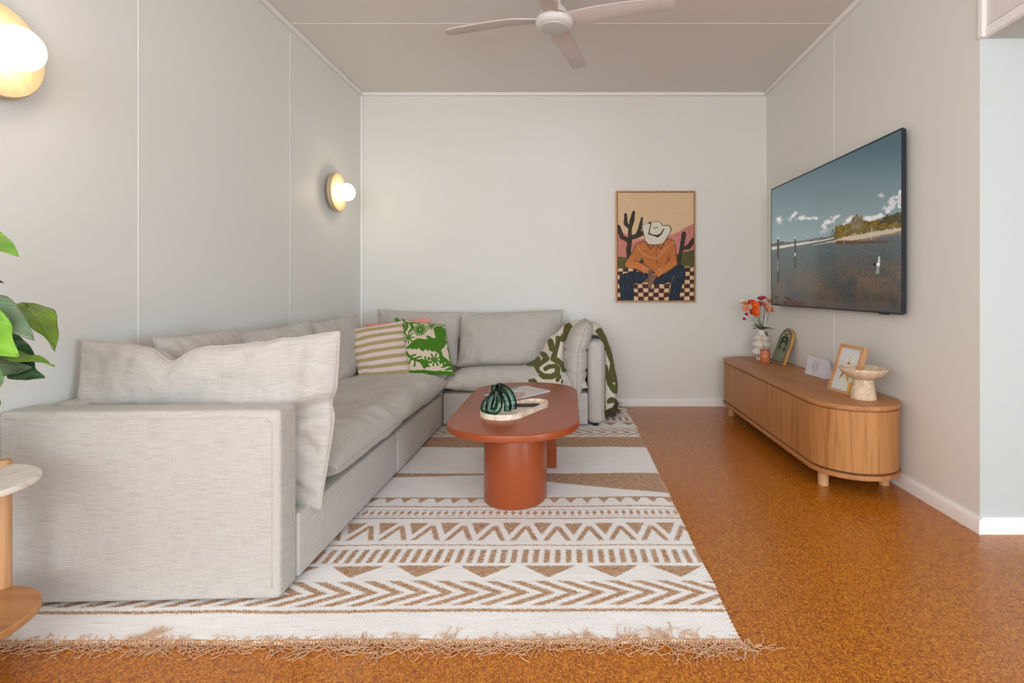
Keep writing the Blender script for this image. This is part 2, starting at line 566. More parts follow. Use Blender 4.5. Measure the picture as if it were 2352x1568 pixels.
# wall behind the camera with the glazed opening
struct('wall_front', (XL - T, YF - T, 2.5), (XH + T, YF, ZC), M_WALL)
struct('wall_front_sill', (XL - T, YF - T, 0), (XH + T, YF, .22), M_WALL)
for i, (a, b) in enumerate(((XL - T, XL + .06), (1.32, 1.72), (3.72, XH + T))):
    struct('wall_front_pier', (a, YF - T, .22), (b, YF, 2.5), M_WALL)
# cornices, corner cover strip, sheet joints
n = 2
def trim(lo, hi, mat=None, bevel=0.0):
    global n
    struct('trim_%d' % n, lo, hi, mat or M_TRIM, bevel=bevel); n += 1
c = .030
trim((XL, YB - c, ZC - c), (XR, YB, ZC), bevel=.006)
trim((XL, YF, ZC - c), (XL + c, YB - c, ZC), bevel=.006)
trim((XR - c, YC, ZC - c), (XR, YB - c, ZC), bevel=.006)
trim((XL, YB - .022, 0), (XL + .022, YB, ZC - c), bevel=.004)
j = .004
for y in (1.0, 2.192, 3.384): trim((XL, y - j / 2, 0), (XL + .0014, y + j / 2, ZC - c))
trim((XR - .0014, 3.374 - j / 2, .07), (XR, 3.374 + j / 2, ZC - c))
for x in (-.634, .533): trim((x - .002, YB - .0007, .07), (x + .002, YB, ZC - c), M_WALL)
trim((XL + c, 3.358 - .003, ZC - .0018), (XR - c, 3.358 + .003, ZC))
trim((XL + c, 2.15 - .003, ZC - .0018), (XR - c, 2.15 + .003, ZC))
trim((XR - .008, YB - .008, .07), (XR, YB, ZC - c))

def baseboard(name, x0, y0, x1, y1, nx, ny, h=.066, t=.016):
    """profile swept from (x0,y0) to (x1,y1); nx,ny point into the room"""
    prof = [(0, 0), (t, 0), (t, h - .016), (t * .85, h - .007), (t * .5, h - .001), (0, h)]
    vs, fs = [], []
    for (x, y) in ((x0, y0), (x1, y1)):
        for (d, z) in prof: vs.append((x + nx * d, y + ny * d, z))
    m = len(prof)
    for k in range(m): fs.append((k, (k + 1) % m, m + (k + 1) % m, m + k))
    fs.append(tuple(range(m))); fs.append(tuple(range(m, 2 * m)))
    me = mesh(vs, fs)
    bm = bmesh.new(); bm.from_mesh(me); bmesh.ops.recalc_face_normals(bm, faces=bm.faces); bm.to_mesh(me); bm.free()
    autosmooth(me, 30)
    tag(link(name, me, M_TRIM, smooth=False), kind='structure')
baseboard('baseboard_back', XL, YB, XR, YB, 0, -1)
baseboard('baseboard_right', XR, YB, XR, YC - .016, -1, 0)
baseboard('baseboard_left', XL, YF, XL, YB, 1, 0)
baseboard('baseboard_passage', XR, YC, XH, YC, 0, -1)

# ------------------------------------------------------------------ soft goods
def pillow_geo(c00, c10, c11, c01, up, dn, n=56, p=2.6, q=.55, seed=1, wr=.004, wfreq=5.0, pull=.02, ear=0.0, sag=None,
               edge_wave=.0, warp=None, creases=(), nrm=None):
    """cushion between four seam corners; up/dn = puff on the two sides. returns (P_up, P_dn, UV, rim)"""
    c = [np.array(v, float) for v in (c00, c10, c11, c01)]
    s = np.linspace(-1, 1, n)
    # denser rows near the seam
    s = np.sign(s) * (1 - (1 - np.abs(s)) ** 1.35)
    U, V = np.meshgrid(s, s, indexing='ij')
    # edges pulled inward between the corners
    Un = U * (1 - pull * (1 - V ** 2) * 1.0)
    Vn = V * (1 - pull * (1 - U ** 2) * 1.0)
    if edge_wave:
        Vn = Vn + edge_wave * fbm(U * 2.3 + seed, V * .0 + seed * .37, 0, seed + 5, 3) * np.abs(V) ** 4
        Un = Un + edge_wave * .5 * fbm(V * 2.3 + seed, U * .0 + seed * .57, 0, seed + 9, 3) * np.abs(U) ** 4
    a = (Un + 1) / 2; b = (Vn + 1) / 2
    P = ((1 - a) * (1 - b))[..., None] * c[0] + (a * (1 - b))[..., None] * c[1] + (a * b)[..., None] * c[2] + ((1 - a) * b)[..., None] * c[3]
    nv = np.cross(c[1] - c[0], c[3] - c[0]) if nrm is None else np.array(nrm, float)
    nv = nv / np.linalg.norm(nv)
    W = np.linalg.norm(c[1] - c[0]); Hh = np.linalg.norm(c[3] - c[0])
    prof = np.clip((1 - np.abs(U) ** p) * (1 - np.abs(V) ** p), 0, 1) ** q
    # wrinkles running out from the corners
    nz = fbm(U * wfreq * W + seed * 3.1, V * wfreq * Hh + seed * 1.7, 0, seed, 4)
    nz2 = fbm(U * wfreq * .4 + seed * 1.3, V * wfreq * .4 + seed * .7, 0, seed + 3, 2)
    edge = np.clip(np.maximum(np.abs(U), np.abs(V)) * 1.25 - .25, 0, 1)
    tang = fbm((U + 1) * 7 * W + seed, V * 1.2 + 3, 0, seed + 21, 3) * np.abs(V) ** 3 + fbm(U * 1.2, (V + 1) * 7 * Hh + seed, 0, seed + 22, 3) * np.abs(U) ** 3
    rim = 1 - np.maximum(np.abs(U), np.abs(V)) ** 14
    w = (nz * wr * (.6 + edge) + nz2 * wr * 1.6 + tang * wr * 1.8) * rim * np.minimum(1, prof * 2.5)
    for (u0, v0, u1, v1, depth, width) in creases:
        d = sd_line(U * W / 2, V * Hh / 2, [(u0 * W / 2, v0 * Hh / 2), (u1 * W / 2, v1 * Hh / 2)], 0)
        w = w - depth * np.exp(-(d / width) ** 2) * rim + depth * .45 * np.exp(-((d - width * 1.8) / width) ** 2) * rim
    Pu = P + nv * (up * prof + w)[..., None]
    Pd = P - nv * (dn * prof + w * .6)[..., None]
    if sag is not None:
        Pu = sag(Pu, U, V); Pd = sag(Pd, U, V)
    if warp is not None:
        Pu = warp(Pu, U, V); Pd = warp(Pd, U, V)
    UV = np.stack([U * W / 2, V * Hh / 2], -1)
    rimline = np.concatenate([Pu[:-1, 0], Pu[-1, :-1], Pu[:0:-1, -1], Pu[0, :0:-1]])
    return Pu, Pd, UV, rimline, U, V

def pillow_mesh(Pu, Pd, UV, pat=None):
    n = Pu.shape[0]
    me = bpy.data.meshes.new('pillow')
    V = np.concatenate([Pu.reshape(-1, 3), Pd.reshape(-1, 3)])
    idx = np.arange(n * n).reshape(n, n)
    q = np.stack([idx[:-1, :-1], idx[1:, :-1], idx[1:, 1:], idx[:-1, 1:]], -1).reshape(-1, 4)
    q2 = q[:, ::-1] + n * n
    # weld the rims
    rim = np.zeros((n, n), bool); rim[0] = rim[-1] = True; rim[:, 0] = rim[:, -1] = True
    mp = np.arange(2 * n * n)
    mp[n * n:][rim.reshape(-1)] = np.arange(n * n)[rim.reshape(-1)]
    Q = np.concatenate([q, mp[q2]])
    uvv = np.concatenate([UV.reshape(-1, 2), UV.reshape(-1, 2)])
    Quv = np.concatenate([q, q2])
    used = np.unique(Q); re = -np.ones(2 * n * n, int); re[used] = np.arange(len(used))
    Q = re[Q]; Vv = V[used]
    nf = len(Q)
    me.vertices.add(len(Vv)); me.vertices.foreach_set('co', Vv.reshape(-1).astype(np.float32))
    me.loops.add(nf * 4); me.loops.foreach_set('vertex_index', Q.reshape(-1).astype(np.int32))
    me.polygons.add(nf)
    me.polygons.foreach_set('loop_start', np.arange(0, nf * 4, 4, dtype=np.int32))
    me.polygons.foreach_set('loop_total', np.full(nf, 4, dtype=np.int32))
    me.update(calc_edges=True)
    l = me.uv_layers.new(name='UVMap'); l.data.foreach_set('uv', uvv[Quv.reshape(-1)].reshape(-1).astype(np.float32))
    if pat is not None:
        pp = np.concatenate([pat[0].reshape(-1), pat[1].reshape(-1)])[used]
        float_attr(me, pp)
    return me

def cushion(name, corners, up, dn, mat, parent, piping=.0045, pipe_mat=None, label=None, **k):
    Pu, Pd, UV, rim, U, V = pillow_geo(*corners, up, dn, **k)
    o = link(name, pillow_mesh(Pu, Pd, UV), mat, parent)
    if piping:
        pipe = rim.copy()
        v, f = tube_arrays([pipe], piping, 6, closed=True)
        me = mesh(v, f)
        l = me.uv_layers.new(name='UVMap')
        for i, lp in enumerate(me.loops):
            co = me.vertices[lp.vertex_index].co; l.data[i].uv = (co.x + co.y, co.z + co.y * .3)
        link('piping', me, pipe_mat or M_SOFAP, o)
    if label: o['label'] = label
    return o

# ------------------------------------------------------------------ rug
RX0, RX1, RY0, RY1 = -1.76, .490, 1.492, 4.43
def build_rug():
    step = .0058
    xs = np.arange(RX0, RX1 + step, step); ys = np.arange(RY0, RY1 + step, step)
    X, Y = np.meshgrid(xs, ys, indexing='ij')
    def zy(p): return 1206.0 / (p - 664.0)
    wav = .012 * fbm(X * 1.9, Y * 1.2, 0, 5, 3)
    Yp = Y + wav + .006 * vnoise(X * 3 + 4, Y * 0, 0, 8) * np.clip(Y - 1.6, 0, 1)
    big = 9.0
    pat = np.full(X.shape, big)           # negative = jute
    def add(d): nonlocal pat; pat = np.minimum(pat, d)
    def band(y0p, y1p): # distance to band between two pixel rows
        a, b = zy(y0p), zy(y1p); lo, hi = min(a, b), max(a, b)
        return np.maximum(lo - Yp, Yp - hi)
    def line(p, half=.0035): return np.abs(Yp - zy(p)) - half
    def tri(xc, y0, y1, hw):  # triangle: full width hw at y1 narrowing to a point at y0
        t = (Yp - y0) / (y1 - y0)
        return np.maximum(np.abs(xc) - hw * t, np.maximum(-t, t - 1) * abs(y1 - y0))
    def per(x, p, off=0): return (x - off + p * 50 + p / 2) % p - p / 2
    add(line(1403, .0075))
    # big chevrons
    a, b = zy(1391), zy(1335); mid = (a + b) / 2
    xc = per(X + np.abs(Yp - mid) * 1.75, .083, .02)
    add(np.maximum(np.abs(xc) * .5 - .0105, np.abs(Yp - mid) - (b - a) / 2))
    # wide triangles pointing at the viewer
    add(tri(per(X, .229, .16), zy(1327), zy(1300), .094))
    # vertical dashes
    add(np.maximum(np.abs(per(X, .0405)) - .0105, band(1293, 1262)))
    add(line(1252, .004))
    # triangles and open peaks
    p = .131; o = .02
    add(tri(per(X, p, o), zy(1228), zy(1201), .040))
    xq = np.abs(per(X, p, o + p / 2)); ya, yb = zy(1241), zy(1208)
    tq = (yb - Yp) / (yb - ya)
    add(np.maximum(np.abs(xq - .046 * tq) - .011, np.maximum(-tq, tq - 1) * .05))
    add(line(1190, .005))
    ya, yb = zy(1183), zy(1172); md = (ya + yb) / 2
    add(np.maximum(np.abs(np.abs(per(X, .066)) - .017) - .011 + np.abs(Yp - md) * .4, np.abs(Yp - md) - (yb - ya) / 2))
    add(line(1184.5, .0018)); add(line(1171, .0018))
    add(line(1163, .0055))
    add(tri(per(X, .078, .01), zy(1155), zy(1143), .028)); add(line(1143, .006))
    # tapering jute wedge
    top = zy(1087); low = np.interp(X, [-1.2, -.75, -.45, -.12, .12, .3, .49], [zy(1099), zy(1094), zy(1090), zy(1106), zy(1117), zy(1126), zy(1133)])
    add(np.maximum(Yp - top, low - Yp))
    add(band(1027, 1003.5))
    ya, yb = zy(1001), zy(985); md = (ya + yb) / 2
    xc = per(X + np.abs(Yp - md) * 1.4, .085, .0)
    add(np.maximum(np.abs(xc) * .6 - .012, np.abs(Yp - md) - (yb - ya) / 2))
    add(line(983, .006))
    add(tri(per(X, .13, .05), zy(977), zy(970), .05)); add(line(968, .006))
    add(np.maximum(np.abs(per(X, .05)) - .012, band(966, 958)))
    add(line(955, .008)); add(tri(per(X, .1, .0), zy(952), zy(946), .04))
    add(np.maximum(np.abs(per(X + np.abs(Yp - 4.35) * 1.5, .09)) * .6 - .014, np.abs(Yp - 4.35) - .04))
    add(Y - RY0 - .012)                     # bound hem
    Xe = X + .006 * fbm(Y * 5, Y * 0 + 2, 0, 3, 3) * np.clip((X - RX1 + .35) / .35, 0, 1) - .006 * np.clip((Y - 3.6), 0, 1)
    Ye = Y + .010 * fbm(X * 2.2, X * 0 + 5, 0, 33, 3) * np.clip(1 - (Y - RY0) / .25, 0, 1)
    Z = .0105 + .0022 * fbm(X * 6, Y * 9, 0, 12, 3)
    edge = np.minimum(np.minimum(X - RX0, RX1 + step - X), np.minimum(Y - RY0, RY1 + step - Y))
    Z = np.where(edge < step * .5, .001, Z)
    P = np.stack([Xe, Ye, Z], -1)
    me = grid_me(P, np.stack([X, Y], -1))
    float_attr(me, pat)
    t = NT('handwoven_rug')
    at_ = t.n('ShaderNodeAttribute', attribute_name='pat')
    uvn = t.n('ShaderNodeTexCoord'); sp = t.n('ShaderNodeSeparateXYZ'); t.l(uvn.outputs['UV'], sp.inputs[0])
    u, v = sp.outputs[0], sp.outputs[1]
    def str_noise(sx, sy, det=3):
        mp = t.n('ShaderNodeMapping'); mp.inputs['Scale'].default_value = (sx, sy, 1); t.l(uvn.outputs['UV'], mp.inputs[0])
        return t.noise(mp.outputs[0], 1, det, .6)
    nz = str_noise(85, 330)
    val = t.math('ADD', at_.outputs['Fac'], t.math('MULTIPLY', t.math('SUBTRACT', nz, .5), .030))
    cl = t.n('ShaderNodeClamp'); t.l(t.math('ADD', t.math('DIVIDE', val, -.003), .5), cl.inputs[0])
    jute = cl.outputs[0]
    # weave relief: weft rows with offset warp bumps
    rows = t.math('SINE', t.math('MULTIPLY', v, 2 * math.pi / .0062))
    rowi = t.math('FLOOR', t.math('DIVIDE', v, .0062))
    off = t.math('MULTIPLY', t.math('MODULO', t.math('ADD', rowi, 1000), 2), .0045)
    cols = t.math('SINE', t.math('MULTIPLY', t.math('ADD', u, off), 2 * math.pi / .009))
    wv = t.math('MULTIPLY', cols, rows)
    white_dot = t.math('GREATER_THAN', t.math('ADD', t.math('MULTIPLY', wv, .6), t.math('MULTIPLY', t.math('SUBTRACT', str_noise(48, 230), .5), 3.2)), .26)
    jc = t.ramp(str_noise(26, 300), [(.25, lin((112, 78, 56))), (.42, lin((160, 118, 82))), (.58, lin((186, 142, 98))), (.78, lin((206, 170, 130)))])
    jc = t.mix(t.math('MULTIPLY', white_dot, .80), jc, lin((238, 230, 220)))
    wc = t.ramp(str_noise(9, 130), [(.22, lin((188, 182, 176))), (.36, lin((242, 242, 241))), (.7, lin((252, 252, 251)))])
    flecks = t.ramp(str_noise(42, 260, 2), [(.24, lin((120, 92, 70))), (.285, (1, 1, 1))])
    wc = t.mix(1.0, wc, flecks, 'MULTIPLY')
    wc = t.mix(t.math('MULTIPLY', t.math('GREATER_THAN', wv, .55), .10), wc, lin((190, 180, 172)))
    t.set(col=t.mix(jute, wc, jc), rough=.95, spec=.08)
    h = t.math('ADD', t.math('MULTIPLY', wv, .5), t.math('MULTIPLY', nz, .8))
    t.bump(h, .55, .0022)
    rug = tag(link('rug', me, t.m), 'cream and jute striped flatweave rug with tan fringe under the coffee table', 'rug')
    # fringe: cotton warp ends
    rnd = random.Random(4)
    paths, rad = [], []
    def strand(x, y, dirx, diry, L, curl, z0=.006):
        pts = []; ang = math.atan2(diry, dirx); px_, py_ = x, y
        k = 13; st = L / k; da = curl / k
        z = z0
        for i in range(k):
            pts.append((px_, py_, max(.0016, z)))
            px_ += math.cos(ang) * st; py_ += math.sin(ang) * st
            ang += da + rnd.gauss(0, .16)
            z = .0018 + abs(math.sin(i * .7 + x * 40)) * .007 * rnd.random() + (.0095 if py_ > RY0 - .002 else 0)
        pts = spline(pts[::2], 4)
        paths.append(pts); rad.append(.00095)
    x = RX0
    while x < RX1:
        x += rnd.uniform(.0018, .0055)
        ye = RY0 + .010 * float(fbm(np.array([x * 2.2]), np.array([5.0]), 0, 33, 3)[0]) + .004
        clump = vnoise(np.array([x * 7]), np.array([0.0]), 0, 71)[0]
        lean = 1.3 * vnoise(np.array([x * 3.1]), np.array([4.0]), 0, 19)[0]
        L = .042 + .03 * max(0, clump) + rnd.uniform(-.01, .02)
        a = -math.pi / 2 + lean + rnd.gauss(0, .35)
        strand(x, ye, math.cos(a), math.sin(a), L * 1.3, rnd.gauss(0, 3.6))
    # knotted tufts flicked back on the rug and the loose corner tassels
    for (cx_, a0, num, L) in ((-1.22, .9, 26, .075), (-1.12, -2.2, 24, .08), (.18, 2.3, 18, .07), (.27, 2.0, 22, .085), (.33, 1.8, 14, .07),
                              (.40, -1.4, 26, .085), (.475, -1.15, 26, .10), (.49, -.9, 14, .11), (-.35, 1.2, 10, .06), (.05, 1.1, 12, .05)):
        for i in range(int(num * .55)):
            a = a0 + rnd.gauss(0, .25)
            strand(cx_ + rnd.gauss(0, .014), RY0 + .006, math.cos(a), math.sin(a), L * rnd.uniform(.6, 1.1), rnd.gauss(0, 1.4), .013 if a0 > 0 else .006)
    x = .20
    while x < RX1 - .02:
        x += rnd.uniform(.006, .014)
        strand(x, RY1 - .006, rnd.gauss(0, .4), 1, .05, rnd.gauss(0, 1.5), .006)
    for k in range(150):   # whip-stitched right edge
        yy = RY0 + (RY1 - RY0) * k / 150
        ex = RX1 + .006 * float(fbm(np.array([yy * 5]), np.array([2.0]), 0, 3, 3)[0]) - .006 * max(0, yy - 3.6)
        paths.append([(ex - .008, yy, .012), (ex + .003, yy + .004, .007), (ex + .009, yy + .008, .002)]); rad.append(.0013)
    m = plain('cotton_fringe', (206, 166, 132), .9, .12, 200)
    fr = tube('fringe', paths, rad, m, rug, sides=5)
    fr['kind'] = 'stuff'
    fr['label'] = 'tan cotton fringe along the hem'
    return rug
RUG = build_rug()
RT = .0125

# ------------------------------------------------------------------ sectional sofa
sofa = empty('sectional_sofa', (-1.35, 3.0, 0), label='large L-shaped modular sofa in light beige-grey woven fabric along the left and back walls', cat='sofa')
FX = -.915
def seam_tube(name, pts, parent, r=.0022):
    return tube(name, [np.array(pts, float)], r, M_SOFAP, parent, sides=6)
# bases
for i, (y0, y1) in enumerate(((1.79, 2.808), (2.812, 3.808))):
    box('base', (-1.77, y0, .03), (FX + .003 * i, y1, .246), M_SOFA, sofa, bevel=.008, seg=3)
box('base', (-1.77, 3.812, .03), (FX - .004, 4.53, .258), M_SOFA, sofa, bevel=.008, seg=3)
box('base', (FX + .006, 3.812, .03), (.139, 4.53, .252), M_SOFA, sofa, bevel=.008, seg=3)
# feet, mostly in shadow
M_FOOT = plain('black_foot', (20, 20, 22), .6)
for (x, y) in ((-.96, 1.84), (-1.7, 1.84), (-.96, 2.76), (-.96, 3.76), (-.87, 3.86), (.20, 3.86), (.20, 4.48), (-1.7, 4.48)):
    lathe('foot', [(.0, RT), (.02, RT), (.022, .034), (0, .034)], M_FOOT, sofa, seg=16, center=(x, y, 0))
# back panels
box('back_panel', (-1.778, 1.80, .03), (-1.655, 4.40, .618), M_SOFA, sofa, bevel=.03, seg=5)
box('back_panel', (-1.778, 4.405, .03), (.262, 4.528, .622), M_SOFA, sofa, bevel=.03, seg=5)
# near arm, turned about two degrees
Pn = (-.918, 1.675, 0)
RZ = math.radians(-2.0 + .0)
RZ = math.radians(2.0)
arm = box('arm', (-1.785, 1.675, .020), (-.918, 1.790, .622), M_SOFA, sofa, bevel=.016, seg=5, rz=RZ, pivot=Pn)
R = Matrix.Translation(Vector(Pn)) @ Matrix.Rotation(RZ, 4, 'Z') @ Matrix.Translation(-Vector(Pn))
ins = .030
zz = .622 - ins * .3
line_ = [(-1.76 + k * .05, 1.6745, .600) for k in range(16)] + [(-.972 + .030 * math.sin(math.radians(q)), 1.6745, .570 + .030 * math.cos(math.radians(q))) for q in range(0, 91, 10)] + [(-.942, 1.6745, .56 - k * .05) for k in range(11)]
seam_tube('seam', [tuple(R @ Vector(p)) for p in line_], arm, .0016)
# far arm
arm2 = box('arm', (.139, 3.812, .03), (.262, 4.40, .632), M_SOFA, sofa, bevel=.045, seg=7)
seam_tube('seam', [(.246, 3.8105, .05 + k * .05) for k in range(11)] + [(.246 - .0455 + .0455 * math.cos(math.radians(q)), 3.8105 + .006 * q / 90, .565 + .05 * math.sin(math.radians(q))) for q in range(0, 91, 10)], arm2, .0018)
seam_tube('seam', spline([(.150, 3.8108, .05), (.150, 3.8108, .56)], 4), arm2, .0014)

# seat cushions
def seat(x0, x1, y0, y1, zs, up, dn, seed, **k):
    return cushion('seat_cushion', [(x0, y0, zs), (x1, y0, zs), (x1, y1, zs), (x0, y1, zs)], up, dn, M_SOFA, sofa, n=72, p=5.0, q=.42,
                   seed=seed, wr=.013, wfreq=3.4, pull=.026, nrm=(0, 0, 1), **k)
def dip(P, U, V):
    return P
seat(-1.66, -.868, 1.975, 2.815, .328, .105, .080, 11, edge_wave=.02, creases=((-.2, -.9, .5, -.3, .006, .03),))
seat(-1.66, -.876, 2.822, 3.825, .325, .105, .078, 12, edge_wave=.02, creases=((.3, .2, .95, .5, .005, .02),))
seat(-1.66, -.90, 3.80, 4.42, .318, .085, .06, 13)
seat(-.925, .135, 3.795, 4.42, .300, .120, .050, 14, edge_wave=.02)

# back cushions
def vcush(name, c, up, dn, seed, **k):
    kk = dict(n=72, p=3.0, q=.52, seed=seed, wr=.014, wfreq=3.6, pull=.035)
    kk.update(k)
    return cushion(name, c, up, dn, M_SOFA, sofa, **kk)
# along the left wall (bottom near, bottom far, top far, top near), puffed towards the room
def leftback(y0, y1, seed, xt=-1.575, xb=-1.47, zt=.80, tl=0.0, tr=0.0):
    return vcush('back_cushion', [(xb, y0, .40), (xb, y1, .40), (xt, y1 - .01, zt + tr), (xt, y0 + .01, zt + tl)], .085, .10, seed, nrm=(1, 0, .25), edge_wave=.03)
leftback(1.99, 2.50, 21, tl=.022, tr=.018)
leftback(2.50, 3.20, 22, tl=-.005, tr=.016)
leftback(3.20, 3.90, 23, tl=.0, tr=.018)
# along the back wall
vcush('back_cushion', [(-1.50, 4.18, .40), (-.885, 4.18, .40), (-.885, 4.31, .815), (-1.56, 4.31, .838)], .10, .09, 24, nrm=(0, -1, .25), edge_wave=.02)
vcush('back_cushion', [(-.880, 4.16, .40), (-.050, 4.16, .40), (-.045, 4.31, .838), (-.880, 4.31, .812)], .10, .09, 25, nrm=(0, -1, .25), edge_wave=.015)
# near arm cushion: slumps forward over the front of the seat at its right end
def near_warp(P, U, V):
    P = P.copy()
    # upper edge dips a third of the way along
    t = np.clip((V + 1) / 2, 0, 1)
    x = (U + 1) / 2
    dipz = -.042 * np.exp(-((x - .37) / .20) ** 2) - .040 * np.exp(-((x - .365) / .055) ** 2) - .020 * np.exp(-((x - .62) / .16) ** 2) + .012 * fbm(x * 9, x * 0 + 3, 0, 5, 2)
    P[..., 2] += dipz * t ** 2.5
    P[..., 1] += -.02 * np.exp(-((x - .38) / .2) ** 2) * t ** 3
    # waist where it folds over the arm
    w = np.exp(-((P[..., 2] - .60) / .035) ** 2) * np.clip((x - .75) / .25, 0, 1)
    P[..., 0] -= .022 * w
    P[..., 1] += .018 * w
    lo = np.clip((.56 - P[..., 2]) / .3, 0, 1) * np.clip((x - .7) / .3, 0, 1)
    P[..., 0] -= .035 * lo
    return P
vcush('arm_cushion', [(-1.745, 1.880, .40), (-.845, 1.870, .225), (-.822, 1.885, .845), (-1.740, 1.885, .826)], .055, .100, 31, n=120, p=3.6, q=.42,
      wr=.012, wfreq=5.0, pull=.0, edge_wave=.022, warp=near_warp, nrm=(0, -1, 0),
      creases=((.62, .05, 1.0, .17, .020, .018), (.80, -.22, 1.0, -.38, .008, .016), (.78, -.74, .98, -.88, .004, .012), (.2, .5, .7, .62, .008, .05), (-.8, .2, -.3, -.1, .008, .05)))
# far arm cushion seen end on, squashed against the far arm
def far_warp(P, U, V):
    P = P.copy(); t = (V + 1) / 2
    P[..., 0] += .060 * np.clip((t - .55) / .45, 0, 1) ** 1.3
    for zc, a in ((.56, .020), (.41, .020), (.33, .012)):
        w = np.exp(-((P[..., 2] - zc) / .014) ** 2)
        P[..., 0] += (.055 - P[..., 0]) * w * a * 9
    return P
vcush('arm_cushion', [(.060, 3.775, .215), (.060, 4.36, .40), (.075, 4.36, .765), (.075, 3.775, .772)], .088, .115, 33, n=96, p=3.6, q=.5, wr=.008, wfreq=6,
      pull=.0, warp=far_warp, nrm=(1, 0, 0), edge_wave=.012)

# ------------------------------------------------------------------ throw pillows
def throw_pillow(label, cat, name, corners, up, dn, mat, pat_fn=None, piping=0.0, **k):
    Pu, Pd, UV, rim, U, V = pillow_geo(*corners, up, dn, **k)
    pat = None
    if pat_fn is not None:
        pat = (pat_fn(U, V), np.full(U.shape, pat_fn.__defaults__[0] if pat_fn.__defaults__ else 1.0))
    o = link(name, pillow_mesh(Pu, Pd, UV, pat), mat)
    if piping:
        v, f = tube_arrays([rim], piping, 6, closed=True); link('piping', mesh(v, f), mat, o)
    return tag(o, label, cat, 'throw pillows on the sofa corner')

# plain pink one at the back
M_PINK = plain('pink_linen', (222, 150, 138), .9, .08, 260)
throw_pillow('plain salmon pink throw pillow mostly hidden behind the striped and green ones', 'pillow', 'throw_pillow',
             [at(868, 850, 3.88), at(1000, 850, 3.95), at(986, 729, 4.02), at(838, 744, 3.93)], .045, .045, M_PINK, n=48, seed=41, wr=.003, p=2.4, q=.6, pull=.05, piping=.0022, nrm=(0.3, -1, .1))
# striped one
H_ST = [(795, 757), (922, 738), (936, 862), (826, 872)]
def stripes(U, V, back=1.0):
    ph = (V + 1) / 2 * 7.15 + .30 * fbm(U * 1.3 + 2, V * .8, 0, 77, 2)
    d = np.abs((ph % 1) - .5) - .235
    return -(-d) * .06
M_STRIPE = two_tone('striped_wool', (222, 200, 196), (168, 158, 112), width=.0012, noise_amp=.002, noise_scale=260, var=.10, bump=.35)
throw_pillow('pale pink and olive striped throw pillow leaning on the back cushion', 'pillow', 'throw_pillow',
             [at(826, 873, 3.46), at(942, 862, 3.60), at(925, 736, 3.80), at(794, 757, 3.62)], .060, .055, M_STRIPE, stripes, n=80, seed=42, wr=.0035, p=2.3, q=.6,
             pull=.035, nrm=(.35, -1, .25))
# green bird one
Hg = homog([(1005, 225), (1835, 362), (2000, 1185), (1195, 1185)], [(-1, 1), (1, 1), (1, -1), (-1, -1)])
def birds(U, V, back=1.0):
    Hi = np.linalg.inv(Hg)
    x, y = hmap(Hi, U, V)
    x = x + 7 * fbm(x / 26, y / 26, 0, 3, 2); y = y + 7 * fbm(x / 26 + 9, y / 26, 0, 4, 2)
    d = np.full(U.shape, 1e3)
    def A(v): nonlocal d; d = np.minimum(d, v)
    # ragged border
    b = np.minimum(np.minimum(U + 1 - .17, V + 1 - .13), np.minimum(1 - U - .035, 1 - V - .03)) * 400
    A(b - 14 * fbm(U * 9, V * 9, 0, 6, 2))
    # bird: body, wings, tail, head
    A(sd_poly(x, y, [(1240, 775), (1330, 700), (1400, 640), (1470, 610), (1560, 620), (1630, 625), (1590, 560), (1640, 560), (1700, 600), (1740, 600), (1720, 520), (1690, 440), (1720, 380), (1800, 380),
                     (1850, 450), (1860, 560), (1890, 680), (1870, 740), (1830, 800), (1850, 880), (1900, 930), (1950, 985), (1910, 1000), (1880, 990), (1860, 1040), (1835, 1000), (1810, 1040), (1815, 930), (1790, 850),
                     (1740, 820), (1690, 830), (1660, 790), (1640, 830), (1600, 790), (1560, 830), (1510, 800), (1490, 770), (1450, 800), (1410, 775), (1380, 800), (1340, 770), (1290, 780)]))
    def star(cx, cy, n, r0, r1, w, a0=0):
        for k in range(n):
            a = a0 + 2 * math.pi * k / n
            A(sd_line(x, y, [(cx + r0 * math.cos(a), cy + r0 * math.sin(a)), (cx + r1 * math.cos(a), cy + r1 * math.sin(a))], [w * .8, w]))
    star(1490, 455, 16, 22, 105, 11); star(1300, 590, 8, 18, 100, 13); star(1650, 380, 9, 10, 70, 9); star(1735, 960, 8, 16, 95, 13, .3)
    star(1600, 1000, 7, 10, 80, 14, -.8)
    A(sd_line(x, y, [(1240, 820), (1300, 900), (1360, 940), (1450, 975), (1560, 990), (1600, 1040)], [14, 20, 22, 20, 30, 40]))
    for p in ([(1330, 900), (1430, 880)], [(1400, 945), (1520, 912)], [(1340, 935), (1290, 1010)], [(1400, 960), (1410, 1010), (1385, 1060)], [(1500, 990), (1560, 1090)]):
        A(sd_line(x, y, p, 14))
    # leafy top left
    A(sd_poly(x, y, [(1090, 260), (1170, 300), (1225, 370), (1210, 450), (1185, 460), (1130, 350)]))
    A(sd_line(x, y, [(1150, 262), (1240, 330), (1260, 400), (1220, 500)], [8, 20, 28, 16])); A(sd_line(x, y, [(1240, 310), (1330, 350), (1365, 420), (1320, 480)], [10, 24, 30, 18]))
    A(sd_line(x, y, [(1300, 320), (1380, 325), (1460, 335)], 13))
    A(sd_line(x, y, [(1830, 1080), (1900, 1030), (1990, 1010)], [8, 26, 30])); A(sd_line(x, y, [(1880, 1110), (1960, 1080), (2010, 1070)], [10, 26, 30]))
    return d * .00055
M_GREEN = two_tone('green_chenille', (218, 202, 180), (72, 122, 34), width=.0010, noise_amp=.003, noise_scale=330, var=.14, bump=1.0)
